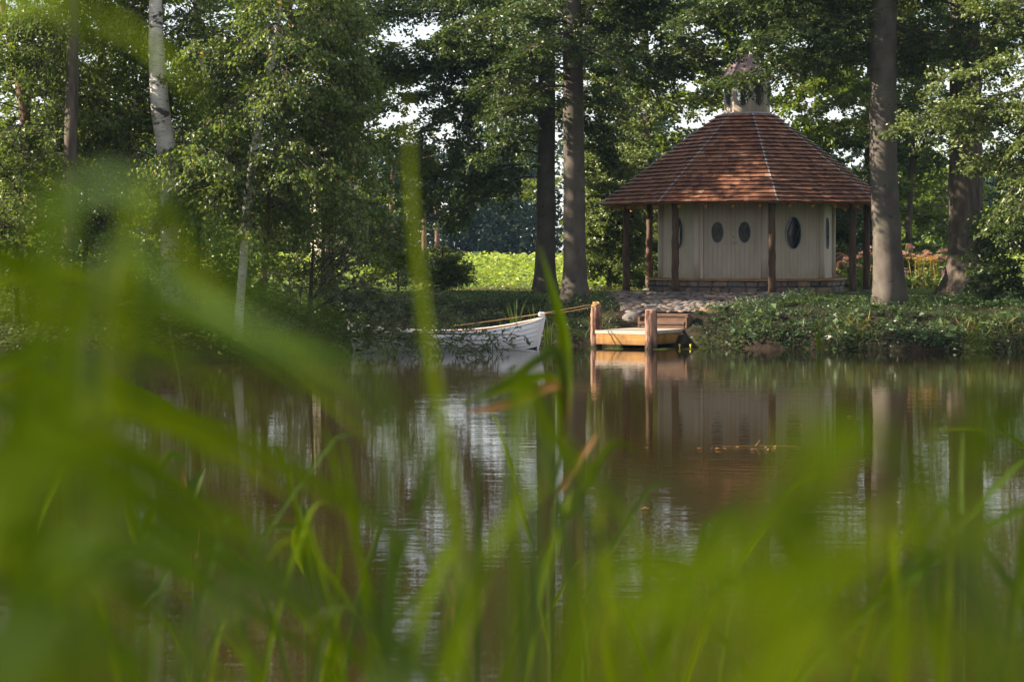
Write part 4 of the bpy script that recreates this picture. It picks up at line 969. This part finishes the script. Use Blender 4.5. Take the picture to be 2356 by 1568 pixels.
# floating leaves and water lilies
def disc(mb, x, y, r, z=.012):
    n = 14; a = np.linspace(.25, 2*math.pi-.25, n); mb.add([(x, y, z)] + [(x+r*math.cos(t), y+r*math.sin(t), z) for t in a] , [(0, i, i+1) for i in range(1, n)])
rng = np.random.default_rng(99)
for i, (px, py) in enumerate(((660, 349.0), (668, 348.2), (690, 348.6), (700, 348.9), (706, 348.2), (614, 348.5), (590, 348.6))):
    d = CAMZ*F/(py-HORIZON); mb = MB(); disc(mb, 0, 0, rng.uniform(.14, .24)); o = mb.build('lily_pad', M['grass_leaf']); o.location = ((px-512)/F*d, d, 0); o.rotation_euler = (0, 0, rng.uniform(0, 6))
    tag(o, 'flat green lily pad floating on the dark water beside the jetty', 'lily pad', 'lily pads by the jetty')
for px, lb in ((679.5, 'yellow water lily bud nearest the jetty pile'), (690.5, 'yellow water lily bud farther right of the jetty pile')):
    d = 47.9; mb = MB(); mb.ball(((px-512)/F*d, d, .07), (.026, .026, .03), 10, 6); mb.tube([((px-512)/F*d, d, -.1), ((px-512)/F*d, d, -.02), ((px-512)/F*d, d, .05)], .012, 6); tag(mb.build('lily_flower', M['lily_yellow'], smooth=True), lb, 'flower')
for i in range(16):
    px, py = rng.uniform(690, 800), rng.normal(448, 1.5)
    if i > 10: px, py = rng.uniform(560, 900), rng.uniform(400, 520)
    d = CAMZ*F/(py-HORIZON); a = rng.uniform(0, 6.3)
    v, f = leaf_arrays(np.array([[0, 0, .012]]), np.array([[math.cos(a), math.sin(a), .05]]), np.array([[.1, 0, 1.]]), np.array([.09]), np.array([.055]))
    o = build('floating_leaf', v, f, M['litter'], tint=np.full(4, rng.uniform(0, 1))); o.location = ((px-512)/F*d, d, 0); tag(o, 'small orange dead leaf floating on the open pond', 'leaf', 'dead leaves on the pond')
d = CAMZ*F/(446.5-HORIZON); mb = MB(); x = (755-512)/F*d; mb.tube([(x-.4, d, .01), (x, d+.02, .015), (x+.5, d, .01)], .0025, 5); mb.tube([(x, d, .01), (x+.06, d-.02, .09)], .003, 5); tag(mb.build('floating_twig', M['ochre']), 'pale forked twig floating on the reflection of the roof', 'twig')

# ------------------------------------------------------------------ reeds in the foreground
REEDS = 0
def reed(label, blades, group=None, stem=None, d0=None):
    """blades: (points in picture/distance, width in metres, material, twist). Roots go down to the near bank or the shallows."""
    base = None; parts = []
    for (pts, w, mk, tw) in blades: parts.append((np.array([PV(*p) for p in pts]), w*(.62 if pts[0][2] < 1.15 else 1), mk, tw))
    lowest = min((p for q in parts for p in q[0]), key=lambda p: p[2]) if stem is None else PV(*stem[0])
    bx, by = lowest[0], lowest[1]; bz = max(gz(bx, by), -.3)
    t = thing('reed', label, 'reed', (bx, by, bz), 0, group)
    org = np.array([bx, by, bz])
    if stem is not None:
        sp_ = [org - [0, 0, .05]] + [PV(*s) for s in stem]; sp_ = catmull(sp_, 26); mb = MB(); mb.tube(sp_ - org, np.linspace(.0055, .0022, len(sp_)), 7); mb.build('stem', M['reed_pale'], t, smooth=True)
    else:
        mb = MB(); sp_ = catmull([org - [0, 0, .05], org*.5+lowest*.5, lowest], 8) - org; mb.tube(sp_, .004, 6); mb.build('stem', M['reed_pale'], t, smooth=True)
    for (q, w, mk, tw) in parts:
        mb = MB(); blade(mb, q - org, w, random.random(), tw, 24); mb.build('leaf', M[mk], t, smooth=True)
    return t
random.seed(4)
reed('very large blurred blade arching from the left edge down towards the white boat', [([(90, 1800, .70), (95, 1200, .70), (110, 800, .68), (150, 500, .66), (250, 425, .62), (420, 500, .60), (600, 630, .62), (740, 690, .66)], 0.0140, 'reed_dark', .5)])
reed('broad upright blurred blade along the left edge', [([(30, 1800, .55), (60, 1200, .55), (95, 800, .55), (110, 520, .55), (120, 400, .56)], 0.0211, 'reed', .2)])
reed('wide pale blurred blade filling the middle of the left edge', [([(-300, 1700, .5), (-60, 1150, .5), (160, 1050, .5), (420, 1180, .5), (560, 1330, .5)], 0.0248, 'reed', .4)])
reed('wide dark blurred blade in the lower left corner', [([(-200, 1750, .45), (0, 1480, .45), (200, 1460, .45), (420, 1560, .46)], 0.0186, 'reed_dark', .3), ([(-200, 1850, .45), (100, 1580, .45), (350, 1600, .45)], 0.0186, 'reed', .3)])
reed('grey green blurred blade sweeping from the left middle to the bottom centre', [([(180, 1800, .75), (230, 620, .8), (430, 690, .78), (650, 800, .74), (860, 900, .72), (980, 1050, .72), (1020, 1280, .75)], 0.0130, 'reed_dark', .8)])
reed('narrow dark blurred blade crossing under the birches', [([(330, 1800, 1.0), (330, 690, 1.0), (480, 740, 1.0), (640, 860, 1.0), (860, 960, 1.0), (960, 1120, 1.0)], 0.0099, 'reed_dark', .5)])
reed('bright narrow blurred blade lying level across the birch feet', [([(140, 1800, 1.1), (180, 705, 1.1), (420, 725, 1.1), (690, 780, 1.1), (900, 850, 1.1)], 0.0112, 'reed', .4)])
reed('blurred blade running down from the tip of the largest arching one', [([(200, 1800, .9), (300, 500, .9), (430, 600, .9), (560, 740, .9), (760, 900, .9), (900, 1040, .9)], 0.0124, 'reed', .6)])
reed('dark teal blurred blade lying level in the lower left', [([(-50, 1500, .62), (100, 1290, .62), (350, 1270, .62), (620, 1310, .62), (800, 1410, .62), (900, 1560, .62)], 0.0136, 'reed_dark', .6)])
reed('pale blue green blurred blade low beside the dark teal one', [([(380, 1750, .7), (480, 1390, .7), (700, 1370, .7), (880, 1450, .7), (980, 1600, .7)], 0.0136, 'reed_pale', .5)])
reed('second soft blade sagging across the lower left water', [([(120, 1800, .8), (200, 1190, .8), (420, 1170, .8), (700, 1240, .8), (900, 1330, .8)], 0.0099, 'reed', .4)])
reed('tall upright blade rising past the left beech crown at the centre', [([(1062, 1800, 1.6), (1055, 1320, 1.6), (1030, 1080, 1.6), (985, 800, 1.6), (950, 500, 1.6), (935, 180, 1.6)], 0.0119, 'reed', .4)])
reed('dim upright blade left of the tall central one', [([(880, 1800, 1.3), (885, 1300, 1.3), (888, 1000, 1.3), (880, 760, 1.3)], 0.0087, 'reed_pale', .3)])
reed('strong green blade crossing the white sky reflection to the lower right', [([(1180, 1800, 1.5), (1190, 900, 1.5), (1260, 980, 1.5), (1350, 1090, 1.5), (1460, 1220, 1.5), (1570, 1420, 1.5)], 0.0129, 'reed', .5)])
reed('green blade leaning from the bottom centre up to the right', [([(960, 1800, 1.3), (1010, 1568, 1.3), (1080, 1380, 1.3), (1150, 1220, 1.3), (1275, 1090, 1.3)], 0.0129, 'reed', .4)])
reed('blue grey blade leaning right at the bottom centre', [([(880, 1800, .95), (950, 1560, .95), (1020, 1400, .95), (1090, 1220, .95)], 0.0161, 'reed_pale', .3), ([(900, 1800, 1.0), (905, 1450, 1.0), (930, 1240, 1.0)], 0.0136, 'reed_dark', .3)])
reed('pale blade descending right through the reflected beech trunks', [([(1200, 1800, 1.6), (1240, 1040, 1.6), (1330, 1150, 1.6), (1420, 1320, 1.6), (1460, 1440, 1.6)], 0.0099, 'reed_pale', .5)])
reed('very soft wide bright blade across the lower right', [([(1300, 1900, .45), (1400, 1420, .45), (1700, 1330, .45), (2000, 1380, .45), (2300, 1560, .45)], 0.0130, 'reed', .4), ([(1500, 1900, .42), (1750, 1530, .42), (2100, 1500, .42), (2450, 1620, .42)], 0.0156, 'reed', .3)])
reed('soft level blade across the dark right water', [([(1250, 1900, .7), (1350, 1330, .7), (1700, 1300, .7), (2000, 1320, .7), (2130, 1420, .7)], 0.0112, 'reed', .3)])
reed('soft vertical blade in front of the reflected pavilion', [([(1720, 1900, .60), (1760, 1300, .6), (1790, 1120, .6), (1850, 960, .6), (1900, 900, .6)], 0.0099, 'reed', .4), ([(1720, 1900, .62), (1900, 1060, .62), (2060, 1050, .62), (2180, 1230, .62)], 0.0186, 'reed', .5)])
reed('pale grey sheen blade bending at the right edge', [([(2280, 1900, .55), (2200, 1300, .55), (2140, 1160, .55), (2060, 1120, .55)], 0.0136, 'reed_pale', .5), ([(2420, 1900, .6), (2330, 1500, .6), (2250, 1250, .6), (2200, 1120, .6)], 0.0112, 'reed_pale', .4)])
reed('bright soft blade entering from the right edge', [([(2600, 1500, .5), (2480, 1040, .5), (2300, 990, .5), (2180, 1060, .5), (2130, 1250, .5)], 0.0198, 'reed', .5)])
reed('faint upright blade along the far right', [([(2290, 1900, 1.0), (2270, 1300, 1.0), (2255, 1000, 1.0), (2245, 690, 1.0)], 0.0087, 'reed', .3)])
reed('blurred blade tip dipping over the thick birch at the upper left', [([(-500, 1900, .9), (-300, 600, .9), (-60, 60, .9), (200, 40, .85), (380, 140, .9), (490, 290, .9)], 0.0136, 'reed', .5)])
reed('soft blurred leaf in the top left corner', [([(-500, 1900, .6), (-330, 500, .6), (-80, -60, .6), (150, 20, .6), (240, 190, .6)], 0.0112, 'reed', .4)])
reed('nearly sharp tall reed with a bent tip in front of the mooring rope', [([(1302, 1000, 4.0), (1300, 860, 4.0), (1296, 770, 4.0), (1275, 680, 4.0), (1240, 565, 4.0)], 0.0260, 'reed', .3), ([(1302, 960, 4.0), (1285, 815, 4.0), (1240, 825, 4.0), (1150, 885, 4.0), (1060, 935, 4.0)], 0.0220, 'reed_pale', .5), ([(1290, 1000, 4.1), (1270, 870, 4.1), (1180, 885, 4.1), (1110, 910, 4.1), (1060, 930, 4.1)], 0.0180, 'reed', .3), ([(1300, 1050, 4.0), (1290, 890, 4.0), (1200, 920, 4.0), (1120, 940, 4.0), (1070, 948, 4.0)], 0.0180, 'reed_brown', .3), ([(1285, 1130, 4.1), (1330, 1060, 4.1), (1375, 995, 4.1)], 0.0180, 'reed_brown', .2)], stem=[(1262, 1800, 4.0), (1275, 1150, 4.0), (1300, 950, 4.0), (1302, 860, 4.0)])
reed('sharp slender reed stalk with drooping leaves in the left water', [([(420, 960, 9), (330, 905, 9), (205, 845, 9)], 0.0500, 'reed', .3), ([(437, 1150, 9), (452, 1110, 9), (472, 1075, 9)], 0.0600, 'reed_pale', .2), ([(428, 1060, 9), (395, 1045, 9), (370, 1075, 9), (350, 1105, 9)], 0.0450, 'reed_pale', .4), ([(430, 1150, 9), (424, 1110, 9), (420, 1070, 9)], 0.0300, 'reed_brown', .2), ([(444, 1290, 9), (452, 1250, 9), (462, 1215, 9)], 0.0350, 'reed_brown', .2)], stem=[(440, 1800, 9), (446, 1400, 9), (437, 1180, 9), (424, 960, 9), (400, 800, 9), (366, 640, 9)])
reed('reed stalk with pale hanging leaves left of the white sky reflection', [([(697, 1160, 9), (712, 1250, 9), (718, 1330, 9)], 0.0500, 'reed_pale', .2), ([(694, 1200, 9), (688, 1260, 9), (706, 1330, 9)], 0.0700, 'reed', .2), ([(696, 1215, 9), (650, 1210, 9), (612, 1215, 9)], 0.0300, 'reed_pale', .2)], stem=[(705, 1800, 9), (704, 1450, 9), (698, 1200, 9), (690, 1010, 9)])
reed('short forked reed shoot low in the left water', [([(200, 1330, 7), (225, 1290, 7), (240, 1250, 7)], 0.0300, 'reed', .2), ([(198, 1320, 7), (188, 1270, 7), (180, 1240, 7)], 0.0300, 'reed_pale', .2)], stem=[(202, 1800, 7), (202, 1440, 7), (196, 1250, 7)])
reed('young reed shoot with upright leaf tips in the lower left water', [([(316, 1400, 7), (370, 1340, 7), (400, 1290, 7)], 0.0300, 'reed_pale', .2), ([(316, 1250, 7), (300, 1180, 7), (290, 1130, 7)], 0.0400, 'reed', .2), ([(320, 1250, 7), (345, 1190, 7), (362, 1150, 7)], 0.0400, 'reed', .2)], stem=[(322, 1800, 7), (322, 1450, 7), (316, 1250, 7), (312, 1150, 7)])
reed('dry orange stalk standing at the lower centre right', [([(1350, 1500, 3.2), (1340, 1300, 3.2), (1335, 1130, 3.2)], 0.0074, 'reed_brown', .1), ([(1352, 1560, 3.2), (1372, 1480, 3.2), (1395, 1400, 3.2)], 0.0093, 'reed_brown', .2)], stem=[(1352, 1800, 3.2), (1350, 1500, 3.2), (1336, 1150, 3.2)])
reed('dry orange leaf curling at the bottom centre left', [([(1035, 1560, 3.2), (1030, 1450, 3.2), (1040, 1380, 3.2), (1030, 1330, 3.2)], 0.0124, 'reed_brown', .4)], stem=[(1040, 1800, 3.2), (1035, 1540, 3.2), (1032, 1420, 3.2)])
rng = np.random.default_rng(321)
for i in range(28):
    d = rng.uniform(.45, 2.2); x = rng.uniform(-200, 260); y = rng.uniform(520, 1380); dx = rng.uniform(450, 900); dy = rng.uniform(160, 480)
    pts = [(x-420, 2000, d), (x-190, y+230, d), (x, y, d), (x+dx*.35, y+dy*.16, d), (x+dx*.7, y+dy*.55, d), (x+dx, y+dy, d)]
    reed('soft slanting reed leaf sweeping down to the right across the left half', [(pts, rng.uniform(.006, .012)*(1 if d < 1.2 else 1.3), ['reed', 'reed_dark', 'reed_pale'][int(rng.choice(3, p=[.6, .22, .18]))], rng.uniform(-.8, .8))], group='slanting reed leaves across the left half')
for i in range(9):
    d = rng.uniform(.36, .9); x = rng.uniform(1250, 2050); y = rng.uniform(1120, 1480); dx = rng.uniform(350, 800); dy = rng.uniform(0, 260)
    if i % 3 == 0: x += 500; y -= 130
    pts = [(x-330, 2000, d), (x-90, y+190, d), (x+dx*.2, y, d), (x+dx*.6, y+dy*.35, d), (x+dx, y+dy, d)]
    reed('soft bright reed leaf, one of the many arching across the lower right corner', [(pts, rng.uniform(.005, .010), ['reed', 'reed_dark', 'reed_pale'][int(rng.choice(3, p=[.6, .15, .25]))], rng.uniform(-.8, .8))], group='arching reed leaves in the lower right')
rng = np.random.default_rng(123)
for i in range(80):
    d = rng.uniform(1.4, 6.0); x = rng.uniform(-60, 2420); y = rng.uniform(1120, 1500) if d < 2.2 else rng.uniform(990, 1480); ln = rng.normal(0, .45); h = 1800 - y; dr = rng.uniform(-40, 110) + abs(ln)*60
    pts = [(x-ln*h*.9, 1850, d), (x-ln*h*.45, y+h*.42, d), (x, y+40, d), (x+ln*110, y-30+dr*.3, d), (x+ln*230, y-60+dr, d)]
    reed('slim out of focus reed leaf among the many along the bottom edge', [(pts, rng.uniform(.005, .011)*(1+.12*d), ['reed', 'reed_pale', 'reed_dark', 'reed_pale'][int(rng.choice(4, p=[.52, .25, .17, .06]))], rng.uniform(-.9, .9))], group='slim reed leaves along the bottom edge')

# ------------------------------------------------------------------ haze
hv = np.array([[x, y, z] for z in (-3.0, 19.0) for y in (-75, 515) for x in (-320, 320)], float)
mh, nt, b = mat_new('haze'); nt.nodes.remove(b); pvn = N(nt, 'VolumePrincipled'); pvn.inputs['Color'].default_value = (.42, .66, 1.0, 1); pvn.inputs['Density'].default_value = .00012; pvn.inputs['Anisotropy'].default_value = .0
nt.links.new(pvn.outputs[0], nt.nodes['Material Output'].inputs['Volume'])
hz_ = build('haze', hv, [(0, 2, 3, 1), (4, 5, 7, 6), (0, 1, 5, 4), (2, 6, 7, 3), (0, 4, 6, 2), (1, 3, 7, 5)], mh); hz_['kind'] = 'stuff'; hz_['label'] = 'thin blue morning haze over the pond and field'; hz_['category'] = 'haze'
#print('LEAVES', sum(len(o.data.polygons) for o in bpy.data.objects if o.name.startswith('crown'))//2)
